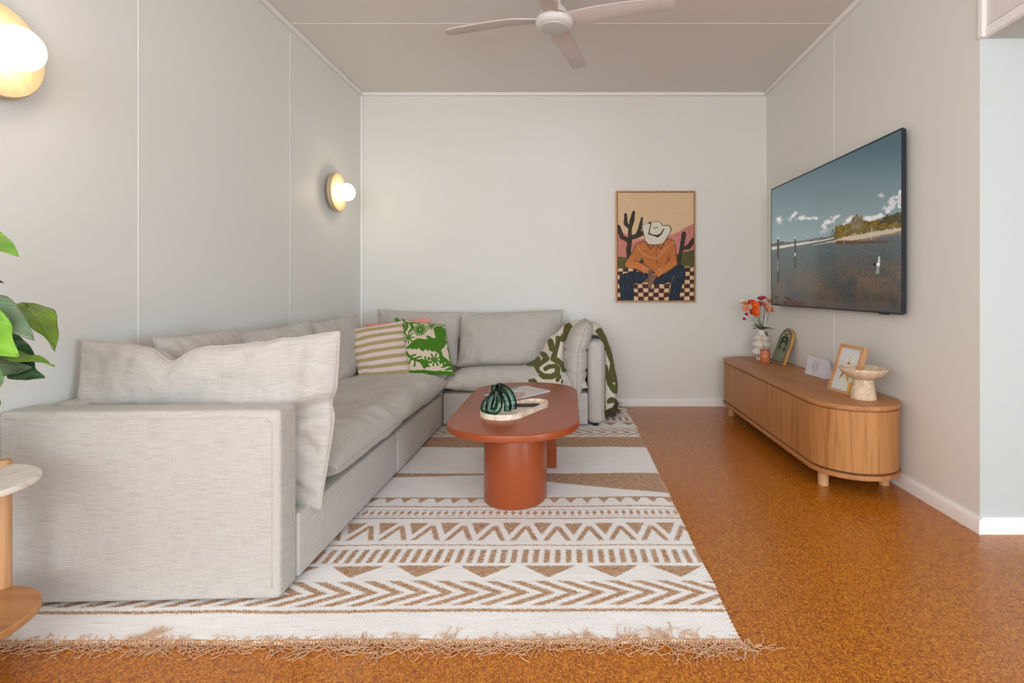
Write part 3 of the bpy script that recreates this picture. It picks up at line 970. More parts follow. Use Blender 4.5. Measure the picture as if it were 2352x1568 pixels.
throw_pillow('cream throw pillow with a tufted green bird and flower pattern', 'pillow', 'throw_pillow',
             [at(931, 861, 3.64), at(1044, 862, 3.80), at(1022, 746, 4.00), at(906, 729, 3.86)], .055, .050, M_GREEN, birds, n=140, seed=43, wr=.002, p=2.3, q=.6,
             pull=.03, nrm=(-.15, -1, .3))

# ------------------------------------------------------------------ throw blanket
def throw():
    # control grid: rows run from the near hem on the seat, over the back of the arm cushion, and down behind the far arm
    def g(px, py, Y): 
        v = at(px, py, Y); return (v.x, v.y, v.z, px, py)
    rows = [
        # near hem on the seat (hidden behind the table) -> far hem
        [g(1150, 905, 3.76), g(1158, 878, 3.82), g(1170, 858, 3.95), g(1192, 842, 4.05), g(1210, 838, 4.10)],
        [g(1200, 908, 3.72), g(1206, 880, 3.78), g(1213, 858, 3.88), g(1222, 836, 3.98), g(1235, 822, 4.08)],
        [g(1250, 908, 3.70), g(1250, 882, 3.76), g(1248, 852, 3.84), g(1246, 820, 3.94), g(1250, 800, 4.06)],
        [g(1290, 905, 3.72), g(1284, 875, 3.76), g(1276, 835, 3.82), g(1266, 800, 3.92), g(1262, 778, 4.04)],
        [g(1308, 912, 3.83), g(1300, 862, 3.86), g(1288, 812, 3.88), g(1282, 782, 3.94), g(1280, 764, 4.04)],
        [g(1300, 840, 3.92), g(1297, 800, 3.92), g(1293, 772, 3.94), g(1294, 758, 4.00), g(1298, 748, 4.08)],
        [g(1322, 772, 4.02), g(1320, 752, 4.04), g(1320, 743, 4.06), g(1322, 740, 4.12), g(1326, 738, 4.20)],
        [g(1366, 768, 3.98), g(1364, 752, 4.00), g(1362, 744, 4.06), g(1360, 742, 4.14), g(1358, 741, 4.22)],
        [g(1382, 785, 4.02), g(1384, 770, 4.06), g(1384, 762, 4.14), g(1380, 758, 4.22), g(1376, 754, 4.30)],
        [g(1390, 822, 4.04), g(1397, 806, 4.08), g(1400, 796, 4.16), g(1396, 790, 4.24), g(1390, 786, 4.32)],
        [g(1391, 868, 4.04), g(1405, 852, 4.08), g(1410, 838, 4.16), g(1404, 830, 4.26), g(1398, 826, 4.34)],
        [g(1391, 915, 4.04), g(1410, 900, 4.06), g(1417, 885, 4.16), g(1410, 878, 4.26), g(1402, 874, 4.34)],
        [g(1391, 942, 4.06), g(1404, 936, 4.07), g(1410, 922, 4.16), g(1408, 914, 4.26), g(1404, 910, 4.34)],
    ]
    G = np.array(rows)                     # (13,5,5)
    A = np.array([spline(G[:, j], 12) for j in range(G.shape[1])])      # (5, nu, 5)
    B = np.array([spline(A[:, i], 14) for i in range(A.shape[1])])       # (nu, nv, 5)
    P = B[..., :3].copy(); px, py = B[..., 3], B[..., 4]
    nu, nv = P.shape[:2]
    u = np.linspace(0, 1, nu)[:, None] * np.ones((1, nv)); v = np.linspace(0, 1, nv)[None, :] * np.ones((nu, 1))
    fold = .010 * np.sin(v * 15 + 3 * u + 2 * fbm(u * 3, v * 2, 0, 5, 2)) * np.clip(u * 4, .25, 1) + .006 * fbm(u * 9, v * 6, 0, 8, 3)
    dU = np.gradient(P, axis=0); dV = np.gradient(P, axis=1); N = np.cross(dU, dV); N /= np.linalg.norm(N, axis=2)[..., None] + 1e-9
    P += N * fold[..., None]
    P[..., 1] = np.minimum(P[..., 1], YB - .02)
    P[..., 2] = np.maximum(P[..., 2], .03)
    # pattern: thick olive squiggles, in the coordinates of a 5.6x enlargement with origin (1120,700)
    x = (px - 1120) * 5.6; y = (py - 700) * 5.6
    d = np.full(x.shape, 1e3)
    def S(p, r): nonlocal d; d = np.minimum(d, sd_line(x, y, p, r))
    S([(250, 1010), (300, 940), (410, 890)], 34)
    S([(640, 700), (520, 800), (560, 850)], 42); S([(560, 850), (500, 840)], 40)
    S([(720, 640), (770, 700), (640, 790), (640, 860), (720, 920), (820, 920), (900, 880), (900, 820)], 36)
    S([(750, 830), (800, 800), (880, 790)], 26)
    S([(560, 960), (600, 1000)], 42)
    S([(820, 480), (820, 560)], 36)
    S([(920, 440), (870, 600), (850, 700), (960, 760), (990, 830)], 34); S([(1040, 280), (980, 390), (960, 440)], 40)
    S([(900, 960), (930, 920)], 30); S([(960, 1000), (985, 940)], 14)
    S([(1420, 340), (1480, 450), (1520, 560)], 34); S([(1560, 580), (1610, 740), (1600, 960)], 36)
    S([(1520, 800), (1560, 1000), (1640, 1110)], 34); S([(1600, 1220), (1560, 1240)], 34); S([(1640, 900), (1650, 1050)], 22)
    k = .03 * fbm(u * 40, v * 12, 0, 9, 2)
    me = grid_me(P, np.stack([u * 1.4, v * .6], -1))
    float_attr(me, d * .00055 + k * .03)
    m = two_tone('olive_cream_throw', (214, 206, 192), (92, 92, 50), width=.0010, noise_amp=.002, noise_scale=330, var=.16, bump=.8)
    o = link('throw_blanket', me, m)
    md = o.modifiers.new('solid', 'SOLIDIFY'); md.thickness = .007; md.offset = 0
    tag(o, 'olive and cream knitted throw blanket draped over the far arm of the sofa', 'blanket')
    rnd = random.Random(9)
    paths, rad = [], []
    for j in range(0, nv, 1):     # tassels at both ends
        for (i, dr, L) in ((nu - 1, (0, 0, -1), .05), (0, (-1, -.2, .0), .022)):
            b0 = P[i, j]
            for r_ in range(3 if i else 1):
                pts = [b0 + np.array([rnd.gauss(0, .004), rnd.gauss(0, .004), 0])]
                dd = np.array(dr, float) + np.array([rnd.gauss(0, .35) + (.35 if i else 0), rnd.gauss(0, .3) - (.2 if i else 0), 0])
                for s_ in range(4):
                    pts.append(pts[-1] + dd * L / 4 + np.array([rnd.gauss(0, .004), rnd.gauss(0, .004), rnd.gauss(0, .002)]))
                pts = np.array(pts); pts[:, 2] = np.maximum(pts[:, 2], .018)
                paths.append(pts); rad.append(.0028 if i else .0022)
    for i in range(int(nu * .62), nu):           # knotted side hem
        b0 = P[i, nv // 2]; 
        if rnd.random() < .6:
            q = b0 + np.array([.012 + rnd.gauss(0, .004), rnd.gauss(0, .004), rnd.gauss(0, .005)]); paths.append(np.array([b0, (b0 + q) / 2, q])); rad.append(.0022)
    tube('tassels', paths, rad, plain('olive_yarn', (80, 76, 46), .95, .2, 300), o, sides=5)['kind'] = 'stuff'
throw()

# ------------------------------------------------------------------ coffee table and what stands on it
TH = .388
ct = empty('coffee_table', (-.26, 2.87, 0), label='terracotta lacquered oval coffee table with two thick rounded legs on the rug', cat='coffee table')
def stad2(x0, x1, y0, y1):   # semicircle-like ends, slightly squarer than a true stadium
    pts = []; w = (x1 - x0) / 2; cx_ = (x0 + x1) / 2; e = 2.15; r = w * .98
    for k in range(49):
        a = math.pi * k / 48
        pts.append((cx_ + w * math.copysign(abs(math.cos(a)) ** (2 / e), math.cos(a)), y1 - r + r * abs(math.sin(a)) ** (2 / e)))
    for k in range(49):
        a = math.pi + math.pi * k / 48
        pts.append((cx_ + w * math.copysign(abs(math.cos(a)) ** (2 / e), math.cos(a)), y0 + r - r * abs(math.sin(a)) ** (2 / e)))
    return pts
prism('tabletop', stad2(-.577, .053, 2.228, 3.516), TH - .034, TH, M_TERRA, ct, bev=.008, seg=4)
def dleg(cx_, hw, yflat, depth, s):
    pts = []
    for k in range(33):
        a = math.pi * k / 32
        pts.append((cx_ + hw * math.cos(a), yflat + s * depth * math.sin(a) ** .8 if 0 < k < 32 else yflat))
    return pts if s > 0 else pts[::-1]
prism('leg', dleg(-.256, .150, 2.56, .19, -1), RT, TH - .032, M_TERRA, ct, bev=.004)
prism('leg', dleg(-.235, .168, 2.93, .19, 1), RT, TH - .032, M_TERRA, ct, bev=.004)

# tray: egg-shaped
def hull2(c1, r1, c2, r2, n=40):
    (x1, y1), (x2, y2) = c1, c2
    d = math.hypot(x2 - x1, y2 - y1); a = math.atan2(y2 - y1, x2 - x1); b = math.acos((r1 - r2) / d)
    pts = []
    for k in range(n + 1):
        t_ = a + b + (2 * math.pi - 2 * b) * k / n; pts.append((x1 + r1 * math.cos(t_), y1 + r1 * math.sin(t_)))
    for k in range(n + 1):
        t_ = a - b + 2 * b * k / n; pts.append((x2 + r2 * math.cos(t_), y2 + r2 * math.sin(t_)))
    return pts
M_TRAY = marble_mat('veined_stone', (238, 226, 206), (178, 110, 64), (230, 214, 192), 6, vw=.014, vs=.8)
def tray():
    o1 = hull2((-.322, 2.590), .112, (-.186, 2.785), .078)
    o2 = hull2((-.322, 2.590), .102, (-.186, 2.785), .068)
    z0, zf, z1 = TH + .0005, TH + .014, TH + .026
    vs = []; n_ = len(o1)
    for o, z in ((o1, z0), (o1, z1 - .003), ([(p[0] * .97 + q[0] * .03 , p[1] * .97 + q[1] * .03) for p, q in zip(o1, o2)], z1), (o2, z1), (o2, zf)):
        vs += [(x, y, z) for x, y in o]
    fs = [tuple(range(n_))[::-1]]
    for r_ in range(4):
        for k in range(n_): fs.append((r_ * n_ + k, r_ * n_ + (k + 1) % n_, (r_ + 1) * n_ + (k + 1) % n_, (r_ + 1) * n_ + k))
    fs.append(tuple(range(4 * n_, 5 * n_)))
    me = mesh(vs, fs)
    bm = bmesh.new(); bm.from_mesh(me); bmesh.ops.recalc_face_normals(bm, faces=bm.faces); bm.to_mesh(me); bm.free(); autosmooth(me, 30)
    tag(link('tray', me, M_TRAY, smooth=False), 'cream veined marble egg-shaped tray on the coffee table', 'tray')
tray()
TZ = TH + .0145

# green glass vase: a knot of bent tubes
def glass_mat(name, rgb, dens=.35):
    t = NT(name)
    tr = t.n('ShaderNodeBsdfTransparent'); gl = t.n('ShaderNodeBsdfGlossy'); gl.inputs['Roughness'].default_value = .04
    lw = t.n('ShaderNodeLayerWeight'); lw.inputs['Blend'].default_value = .35
    edge = t.mix(lw.outputs['Facing'], lin(rgb), tuple(v * .82 for v in lin(rgb)))
    t.l(edge, tr.inputs['Color'])
    fr = t.n('ShaderNodeFresnel'); fr.inputs['IOR'].default_value = 1.5
    mx = t.n('ShaderNodeMixShader'); t.l(fr.outputs[0], mx.inputs[0]); t.l(tr.outputs[0], mx.inputs[1]); t.l(gl.outputs[0], mx.inputs[2])
    t.l(mx.outputs[0], t.out.inputs['Surface'])
    return t.m
M_GG = glass_mat('sea_green_glass', (172, 220, 204))
gv = empty('glass_vase', (-.335, 2.56, TZ), label='sea green glass vase of bent intertwined tubes standing on the marble tray', cat='vase')
cxv, cyv = -.338, 2.575
def V(px, py, Y): v = at(px, py, Y); return (v.x, v.y, v.z)
b = TZ + .017
arches = [
    # (points) x,y,z relative
    ([(-.012, .0, .118), (-.012, .0, .098), (-.030, -.006, .078), (-.056, -.012, .052), (-.060, -.015, .024), (-.040, -.018, .020), (-.020, -.018, .040), (-.012, -.014, .080), (-.010, -.01, .112)], .020),
    ([(-.004, .016, .128), (.012, .008, .124), (.040, .0, .100), (.056, -.006, .060), (.058, -.010, .022)], .0195),
    ([(-.002, -.002, .126), (.010, -.010, .112), (.030, -.022, .086), (.038, -.030, .050), (.038, -.032, .019)], .018),
    ([(-.002, .004, .120), (-.004, -.014, .100), (.002, -.026, .060), (-.004, -.034, .026), (-.026, -.036, .018), (-.040, -.034, .030), (-.034, -.024, .070), (-.024, -.012, .100)], .0175),
]
for i, (p, r) in enumerate(arches):
    P_ = spline([(cxv + a_ * 1.15, cyv + b_ * 1.15, TZ + c_ * .98) for a_, b_, c_ in p], 8)
    tube('glass_tube', [P_], r, M_GG, gv, sides=20)
for (dx, dy) in ((-.026, -.004), (.0, .006)):
    lathe('neck', [(.0125, .088), (.0125, .134 if dx else .140), (.0145, .136 if dx else .142), (.0145, .088)], M_GG, gv, seg=24, center=(cxv + dx, cyv + dy, TZ), cap=False)

# remote control
rc = empty('remote_control', tuple(at(1198, 933, 2.70)), label='slim black remote control lying on the marble tray beside the glass vase', cat='remote control')
Mr = Matrix.Translation(Vector((-.236, 2.725, TZ + .0005))) @ Matrix.Rotation(math.radians(4), 4, 'Z')
box('body', (-.085, -.018, 0), (.085, .018, .011), M_BLACK, rc, bevel=.005, M=Mr)
M_GREYB = plain('grey_button', (78, 82, 90), .5)
for k in range(7):
    for q in range(2 if k % 2 else 3):
        xx = -.066 + k * .021; yy = (q - (.5 if k % 2 else 1)) * .0095
        lathe('button', [(0, .0108), (.0032, .0108), (.0032, .0122), (0, .0124)], M_GREYB, rc, seg=12, center=tuple(Mr @ Vector((xx, yy, 0))))

# magazine
mc = [(1112, 907), (1175, 918.5), (1264, 897.5), (1205, 886.5)]     # left, front, right, back on the table plane
def on_table(px, py, z=TH):
    Y = (CAMZ - z) * F / (py - VY); return ((px - VX) * Y / F, Y)
qp = [on_table(*p, z=TH + .007) for p in mc]
def magazine():
    root = empty('magazine', (qp[1][0], qp[1][1], TH), label='magazine with a pale beach photograph cover lying at the back of the coffee table', cat='magazine')
    c = np.array(qp)
    ctr = c.mean(0)
    z0, z1 = TH + .0006, TH + .0105
    M_PG = plain('paper_pages', (226, 228, 240), .8, .05, 600)
    me = prism_me([tuple(p) for p in (ctr + (c - ctr) * .992)], z0 + .001, z1 - .001); link('pages', me, M_PG, root, smooth=False)
    # cover grid
    n_ = 90
    s = np.linspace(0, 1, n_); A, B = np.meshgrid(s, s, indexing='ij')
    P2 = ((1 - A) * (1 - B))[..., None] * c[0] + (A * (1 - B))[..., None] * c[1] + (A * B)[..., None] * c[2] + ((1 - A) * B)[..., None] * c[3]
    P3 = np.dstack([P2, z1 + .001 * np.sin(A * 3) + 0 * A])
    H = homog([(0, 0), (1, 0), (1, 1), (0, 1)], [((p[0] - 1060) * 7.84, (p[1] - 850) * 7.84) for p in mc])
    x, y = hmap(H, A, B)
    nz = fbm(x / 90, y / 30, 0, 3, 4)
    col = np.zeros((n_, n_, 3)) + np.array(lin((214, 204, 200)))
    def put(m, c_):
        nonlocal col
        m = np.clip(m, 0, 1)[..., None]; col = col * (1 - m) + np.array(lin(c_)) * m
    put((sd_poly(x, y, [(400, 420), (700, 350), (1000, 320), (1040, 350), (900, 370), (820, 385), (520, 440), (420, 470)]) + nz * 20 < 0) * 1.0, (96, 172, 192))
    put((sd_line(x, y, [(900, 420), (1000, 440), (1120, 440), (1050, 470), (960, 480)], 22) + nz * 30 < 0) * .8, (170, 130, 100))
    put((sd_line(x, y, [(900, 400), (960, 415), (1060, 430), (1140, 425)], 3) + nz * 8 < 0) * 1., (90, 84, 74))
    put((sd_line(x, y, [(1000, 430), (1100, 445), (980, 460), (900, 450)], 5) + nz * 10 < 0) * 1., (214, 170, 140))
    for (a_, b_) in (((1090, 345), (1120, 330)), ((1130, 350), (1170, 342)), ((1180, 350), (1215, 355)), ((1215, 365), (1260, 358)), ((1265, 375), (1310, 385)), ((1120, 335), (1160, 352)), ((1290, 365), (1320, 380))):
        put((sd_line(x, y, [a_, b_], 5) < 0) * .8, (128, 180, 192))
    put((sd_line(x, y, [(1400, 385), (1560, 365)], 5) + nz * 8 < 0) * .6, (190, 120, 130))
    me = grid_me(P3); color_attr(me, col)
    o = link('cover', me, attr_mat('magazine_cover', .25, spec=.5), root)
    # folded cover edge along the spine side
    tube('spine', [np.array([(c[0][0], c[0][1], (z0 + z1) / 2), (c[1][0], c[1][1], (z0 + z1) / 2)])], .0046, plain('cover_white', (230, 232, 240), .4), root, sides=8)
magazine()

# ------------------------------------------------------------------ oak media console
KH = .445
con = empty('media_console', (1.465, 3.45, 0), label='long low oak media console with rounded ends standing against the right wall', cat='media console')
def cons(off): return stadium(1.240 + off, 1.690 - off, 2.515 + off, 4.420 - off, 32)
prism('top', cons(0), KH - .022, KH, M_OAKT, con, bev=.0025)
prism('body', cons(.016), .118, KH - .026, M_OAK, con)
prism('base_board', cons(0), .088, .110, M_OAKT, con, bev=.0025)
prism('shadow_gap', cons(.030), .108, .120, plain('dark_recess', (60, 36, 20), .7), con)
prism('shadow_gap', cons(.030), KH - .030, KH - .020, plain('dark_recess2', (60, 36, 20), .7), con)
# doors wrap the front: shells slightly proud of the body, with fine joints
def door(path, h0=.121, h1=KH - .0295, th=.010):
    """path: list of (x,y) going along the front, outward normal on its left"""
    P = np.array(path, float); T_ = np.gradient(P, axis=0); T_ /= np.linalg.norm(T_, axis=1)[:, None]
    N_ = np.stack([-T_[:, 1], T_[:, 0]], -1)
    vs, fs = [], []
    for p, q in zip(P, N_):
        for (d, z) in ((0, h0), (th, h0 + .0), (th, h1), (0, h1)):
            vs.append((p[0] + q[0] * d, p[1] + q[1] * d, z))
    for i in range(len(P) - 1):
        for k in range(4): fs.append((i * 4 + k, i * 4 + (k + 1) % 4, (i + 1) * 4 + (k + 1) % 4, (i + 1) * 4 + k))
    fs.append((0, 1, 2, 3)); fs.append(tuple((len(P) - 1) * 4 + k for k in (3, 2, 1, 0)))
    me = mesh(vs, fs)
    bm = bmesh.new(); bm.from_mesh(me); bmesh.ops.recalc_face_normals(bm, faces=bm.faces); bm.to_mesh(me); bm.free(); autosmooth(me, 30)
    link('door', me, M_OAK, con, smooth=False)
xf = 1.240 + .0165
ys = [2.745, 3.085, 3.40, 3.72, 4.19]
for k in range(4):
    door([(xf, ys[k] + .0008), (xf, ys[k + 1] - .0008)])
cyc, rr = 2.740, .225 - .0165
door([(1.465 - rr * math.cos(math.radians(a)), cyc - rr * math.sin(math.radians(a))) for a in range(176, -1, -4)])
door([(1.465 - rr * math.cos(math.radians(a)), 4.195 + rr * math.sin(math.radians(a))) for a in range(0, 177, 4)])
for (x, y) in ((1.312, 2.715), (1.625, 2.715), (1.300, 4.20), (1.625, 4.20)):
    lathe('leg', [(.0, .0), (.024, .0), (.026, .002), (.026, .090), (0, .090)], M_OAKF, con, seg=32, center=(x, y, 0))
box('stretcher', (1.312, 2.70, .066), (1.625, 2.73, .090), M_OAKF, con, bevel=.002)

# white ceramic bubble vase
M_CER = plain('white_ceramic', (226, 222, 214), .45, .02)
vb = [(0, .002), (.040, .002), (.041, .0), (.043, .004), (.043, .026), (.050, .034), (.068, .042), (.078, .054), (.080, .062), (.074, .076), (.060, .086), (.050, .092), (.056, .100), (.070, .108), (.074, .118), (.072, .128), (.058, .140),
      (.046, .147), (.050, .155), (.060, .162), (.063, .170), (.060, .178), (.048, .188), (.036, .198), (.031, .210), (.030, .236), (.030, .239), (.026, .239), (.026, .200), (0, .198)]
vo = link('bubble_vase', lathe_me(vb, 56, (1.540, 4.20, KH + .0005)), M_CER, smooth=False)
tag(vo, 'white ceramic vase of three stacked bulges at the far end of the oak console', 'vase')
# flowers
M_STEM = plain('flower_stem', (118, 130, 86), .7)
M_LEAF = plain('flower_leaf', (112, 130, 92), .75, .25, 60)
def petal_mat(name, rgb): return plain(name, rgb, .7, .12, 90)
PM = {'white': petal_mat('cream_petal', (236, 224, 190)), 'orange': petal_mat('orange_petal', (236, 96, 24)), 'red': petal_mat('red_petal', (214, 44, 28)),
      'magenta': petal_mat('magenta_petal', (200, 28, 92)), 'peach': petal_mat('peach_petal', (232, 150, 116)), 'yellow': petal_mat('yellow_heart', (240, 178, 40))}
mouth = Vector((1.540, 4.20, KH + .236))
def bloom_mesh(c, nrm, r, seed, cup=.5):
    rnd = random.Random(seed); vs, fs = [], []
    z = Vector(nrm).normalized(); x = z.orthogonal().normalized(); y = z.cross(x)
    for layer in range(2):
        for k in range(5):
            a = 2 * math.pi * (k + layer * .5) / 5 + rnd.gauss(0, .12); rr_ = r * (1 - .2 * layer) * rnd.uniform(.85, 1.1)
            b0 = len(vs); m_ = 6
            for i in range(m_):
                t_ = i / (m_ - 1)
                for j_ in range(5):
                    w = (j_ - 2) / 2 * .62 * math.sin(math.pi * min(1, t_ * .62 + .12)) ** .8
                    rad_ = rr_ * t_ * (1 - .12 * abs(w)); hgt = rr_ * (cup + layer * .25) * t_ ** 1.7 + rr_ * .10 * math.sin(j_ * 2.6 + k + t_ * 4)
                    ang = a + w
                    vs.append(Vector(c) + x * (rad_ * math.cos(ang)) + y * (rad_ * math.sin(ang)) + z * hgt)
            for i in range(m_ - 1):
                for j_ in range(4):
                    fs.append((b0 + i * 5 + j_, b0 + i * 5 + j_ + 1, b0 + (i + 1) * 5 + j_ + 1, b0 + (i + 1) * 5 + j_))
    return mesh(vs, fs)
flowers = [
    # px, py, depth, colour, radius, normal, label
    (1706, 695, 4.20, 'white', .030, (-.6, -.4, 1), 'cream white poppy at the far left of the bouquet'),
    (1714, 708, 4.16, 'peach', .030, (-.6, -1, .3), 'coral poppy below the cream white poppy'),
    (1715, 700, 4.26, 'orange', .028, (-.5, -.6, .8), 'small orange poppy directly behind the coral poppy on the left'),
    (1726, 695, 4.22, 'red', .032, (-.3, -.5, 1), 'bright red poppy upper left in the bouquet'),
    (1734, 702, 4.14, 'orange', .036, (.0, -1, .5), 'large orange poppy with yellow heart in the middle of the bouquet'),
    (1736, 717, 4.10, 'orange', .036, (.1, -1, .3), 'orange poppy with yellow heart lowest in the middle of the bouquet'),
    (1729, 716, 4.16, 'red', .028, (-.4, -1, .4), 'red poppy low beside the lowest orange poppy'),
    (1747, 687, 4.18, 'magenta', .032, (-.1, -.5, 1), 'magenta poppy topmost in the bouquet, wide open'),
    (1754, 684, 4.26, 'magenta', .024, (.3, -.5, 1), 'magenta poppy just right of the topmost one'),
    (1745, 697, 4.20, 'magenta', .024, (.0, -1, .3), 'pink-magenta poppy hanging under the topmost poppy'),
    (1757, 700, 4.24, 'peach', .028, (.3, -1, .6), 'peach poppy between the magenta poppies and the television'),
    (1766, 692, 4.26, 'peach', .028, (.5, -.8, .8), 'pale peach poppy half hidden by the television edge'),
    (1762, 710, 4.16, 'peach', .032, (.3, -1, .3), 'wide peach poppy low on the right of the bouquet'),
    (1772, 711, 4.20, 'peach', .026, (.7, -1, .3), 'peach poppy furthest out on the right under the television'),
    (1717, 724, 4.12, 'magenta', .014, (-.6, -.6, .7), 'closed magenta bud low on the left of the bouquet'),
    (1712, 731, 4.12, 'magenta', .013, (-.8, -.6, -.2), 'lowest magenta bud drooping on the left of the bouquet'),
]
for i, (px, py, Y, colr, r, nrm, lab) in enumerate(flowers):
    c_ = at(px, py, Y)
    root = empty('poppy', tuple(mouth), label=lab, cat='flower', group='poppies in the white vase')
    off = Vector((math.cos(i * 2.4), math.sin(i * 2.4), 0)) * .014
    P0 = mouth + off * .6 - Vector((0, 0, .10)); P1 = mouth + off + Vector((0, 0, .005))
    mid = (P1 + c_) / 2 + Vector((0, 0, .012))
    tube('stem', [spline([tuple(P0), tuple(P1), tuple(mid), tuple(c_)], 6)], .0016, M_STEM, root, sides=6)
    bl = link('bloom', bloom_mesh(c_, nrm, r, i, .35 if r > .02 else 1.4), PM[colr], root)
    hz = Vector(nrm).normalized()
    if r > .02:
        M_ = Matrix.Translation(c_ + hz * r * .12)
        me = lathe_me([(0, .006), (.005, .004), (.006, 0), (0, -.002)], 10); me.transform(Matrix.Translation(c_ + hz * r * .2) @ hz.to_track_quat('Z', 'Y').to_matrix().to_4x4() @ Matrix.Scale(r / .03, 4))
        link('heart', me, PM['yellow'] if colr in ('orange', 'red', 'white') else M_STEM, bl)
    # feathery leaves at the mouth of the vase
    if i % 1 == 0:
        rnd = random.Random(100 + i)
        a = 2 * math.pi * i / len(flowers) + .3
        L = rnd.uniform(.08, .115); dr = Vector((math.cos(a), math.sin(a) * .8, rnd.uniform(.35, .9))).normalized()
        if i == 5: dr = Vector((.45, -.5, -.55)); L = .06
        vs, fs = [], []
        side = dr.cross(Vector((0, 0, 1))).normalized(); upv = side.cross(dr).normalized()
        b0 = Vector(P1)
        m_ = 13
        for k in range(m_):
            t_ = k / (m_ - 1); w = .022 * math.sin(math.pi * (t_ * .92 + .06)) * (1 if k % 2 else .45) + .0015
            cc = b0 + dr * L * t_ + Vector((0, 0, -.045 * t_ * t_))
            vs += [cc - side * w + upv * .004, cc, cc + side * w + upv * .004]
        for k in range(m_ - 1):
            fs += [(k * 3, k * 3 + 1, k * 3 + 4, k * 3 + 3), (k * 3 + 1, k * 3 + 2, k * 3 + 5, k * 3 + 4)]
        link('leaf', mesh(vs, fs), M_LEAF, root)

# reed diffuser
rd = empty('reed_diffuser', (1.503, 4.05, KH), label='terracotta coloured reed diffuser jar with three reeds in front of the white vase', cat='reed diffuser')
M_DIF = plain('terracotta_jar', (198, 116, 74), .5, .04)
lathe('jar', [(0, .0005), (.034, .0005), (.036, .003), (.036, .095), (.034, .099), (.031, .099), (.031, .080), (0, .078)], M_DIF, rd, seg=40, center=(1.505, 4.035, KH))
lathe('rim', [(.0345, .094), (.0366, .094), (.0366, .101), (.0345, .101)], plain('copper_rim', (170, 84, 48), .35, metal=.4), rd, seg=40, center=(1.505, 4.035, KH))
def curved_mark(cx_, cy_, r, z, a0, a1, h):
    vs, fs = [], []
    for k in range(9):
        a = math.radians(a0 + (a1 - a0) * k / 8)
        vs += [(cx_ + r * math.cos(a), cy_ + r * math.sin(a), z), (cx_ + r * math.cos(a), cy_ + r * math.sin(a), z + h)]
    for k in range(8): fs.append((2 * k, 2 * k + 2, 2 * k + 3, 2 * k + 1))
    return vs, fs
vs, fs = [], []
for k in range(10):
    v_, f_ = curved_mark(1.505, 4.035, .0364, KH + .052 + (k % 3) * .0004, 205 + k * 7, 205 + k * 7 + 5, .0032 + (k % 2) * .001)
    fs += [tuple(i + len(vs) for i in f) for f in f_]; vs += v_
link('lettering', mesh(vs, fs), M_WHITE, rd)
for (x1, y1, z1) in ((1745, 769, 4.04), (1750, 768, 4.03), (1771, 772, 4.05)):
    e_ = at(x1, y1, z1)
    tube('reed', [np.array([(1.505 + (.012 if x1 > 1760 else -.0) * -1, 4.035, KH + .079), tuple(e_)])], .0020, plain('rattan_reed', (196, 148, 104), .7), rd, sides=8)

# arched palm plaque leaning against the wall
def leaning_frame(bl, br, tilt_x, h):
    """matrix: local x along the bottom edge, local z up the face, local y into the thing (towards the wall)"""
    bl, br = Vector(bl), Vector(br)
    ex = (br - bl).normalized(); ez = Vector((tilt_x, 0, h)).normalized(); ez = (ez - ex * ez.dot(ex)).normalized(); ey = ez.cross(ex)
    m_ = Matrix((ex, ey, ez)).transposed().to_4x4(); m_.translation = bl
    return m_, (br - bl).length
def arch_outline(w, h, n_=24):
    pts = [(0, 0), (w, 0)]; hs = h - w * .62
    for k in range(n_ + 1):
        a = math.pi * k / n_
        pts.append((w / 2 + w / 2 * math.cos(a), hs + w * .62 * math.sin(a) ** .9 if 0 < k < n_ else hs))
    return pts
pb, pe = (1.560, 4.068, KH + .001), (1.588, 3.905, KH + .001)
Mp, wp = leaning_frame(pb, pe, .098, .255)
hp = .283
# face looks away from the wall: ey must point to +x
def loc_prism(name, outl, y0, y1, M_, mat, parent, bev=0.0):
    """outline in local x,z extruded along local y"""
    me = prism_me(outl, 0, 1)
    for v in me.vertices:
        v.co = Vector((v.co.x, y0 + (y1 - y0) * v.co.z, v.co.y))
    bm = bmesh.new(); bm.from_mesh(me); bmesh.ops.recalc_face_normals(bm, faces=bm.faces)
    if bev: bmesh.ops.bevel(bm, geom=[e for e in bm.edges if len(e.link_faces) == 2 and e.calc_face_angle(0) > .6], offset=bev, segments=2, affect='EDGES', clamp_overlap=True)
    bm.to_mesh(me); bm.free(); autosmooth(me, 30)
    me.transform(M_)
    box_uv(me)
    return link(name, me, mat, parent, smooth=False)
sgn = 1 if (Mp.to_3x3() @ Vector((0, 1, 0))).x > 0 else -1
pl = empty('palm_plaque', pb, label='arched green plaque with palm tree motif and shell-pieced edge leaning on the wall', cat='ornament')
M_GOLD = wood_mat('golden_edge', (206, 164, 96), (170, 122, 60), 'Z', 2)
loc_prism('board', arch_outline(wp, hp), sgn * .002, sgn * .024, Mp, M_GOLD, pl, bev=.001)
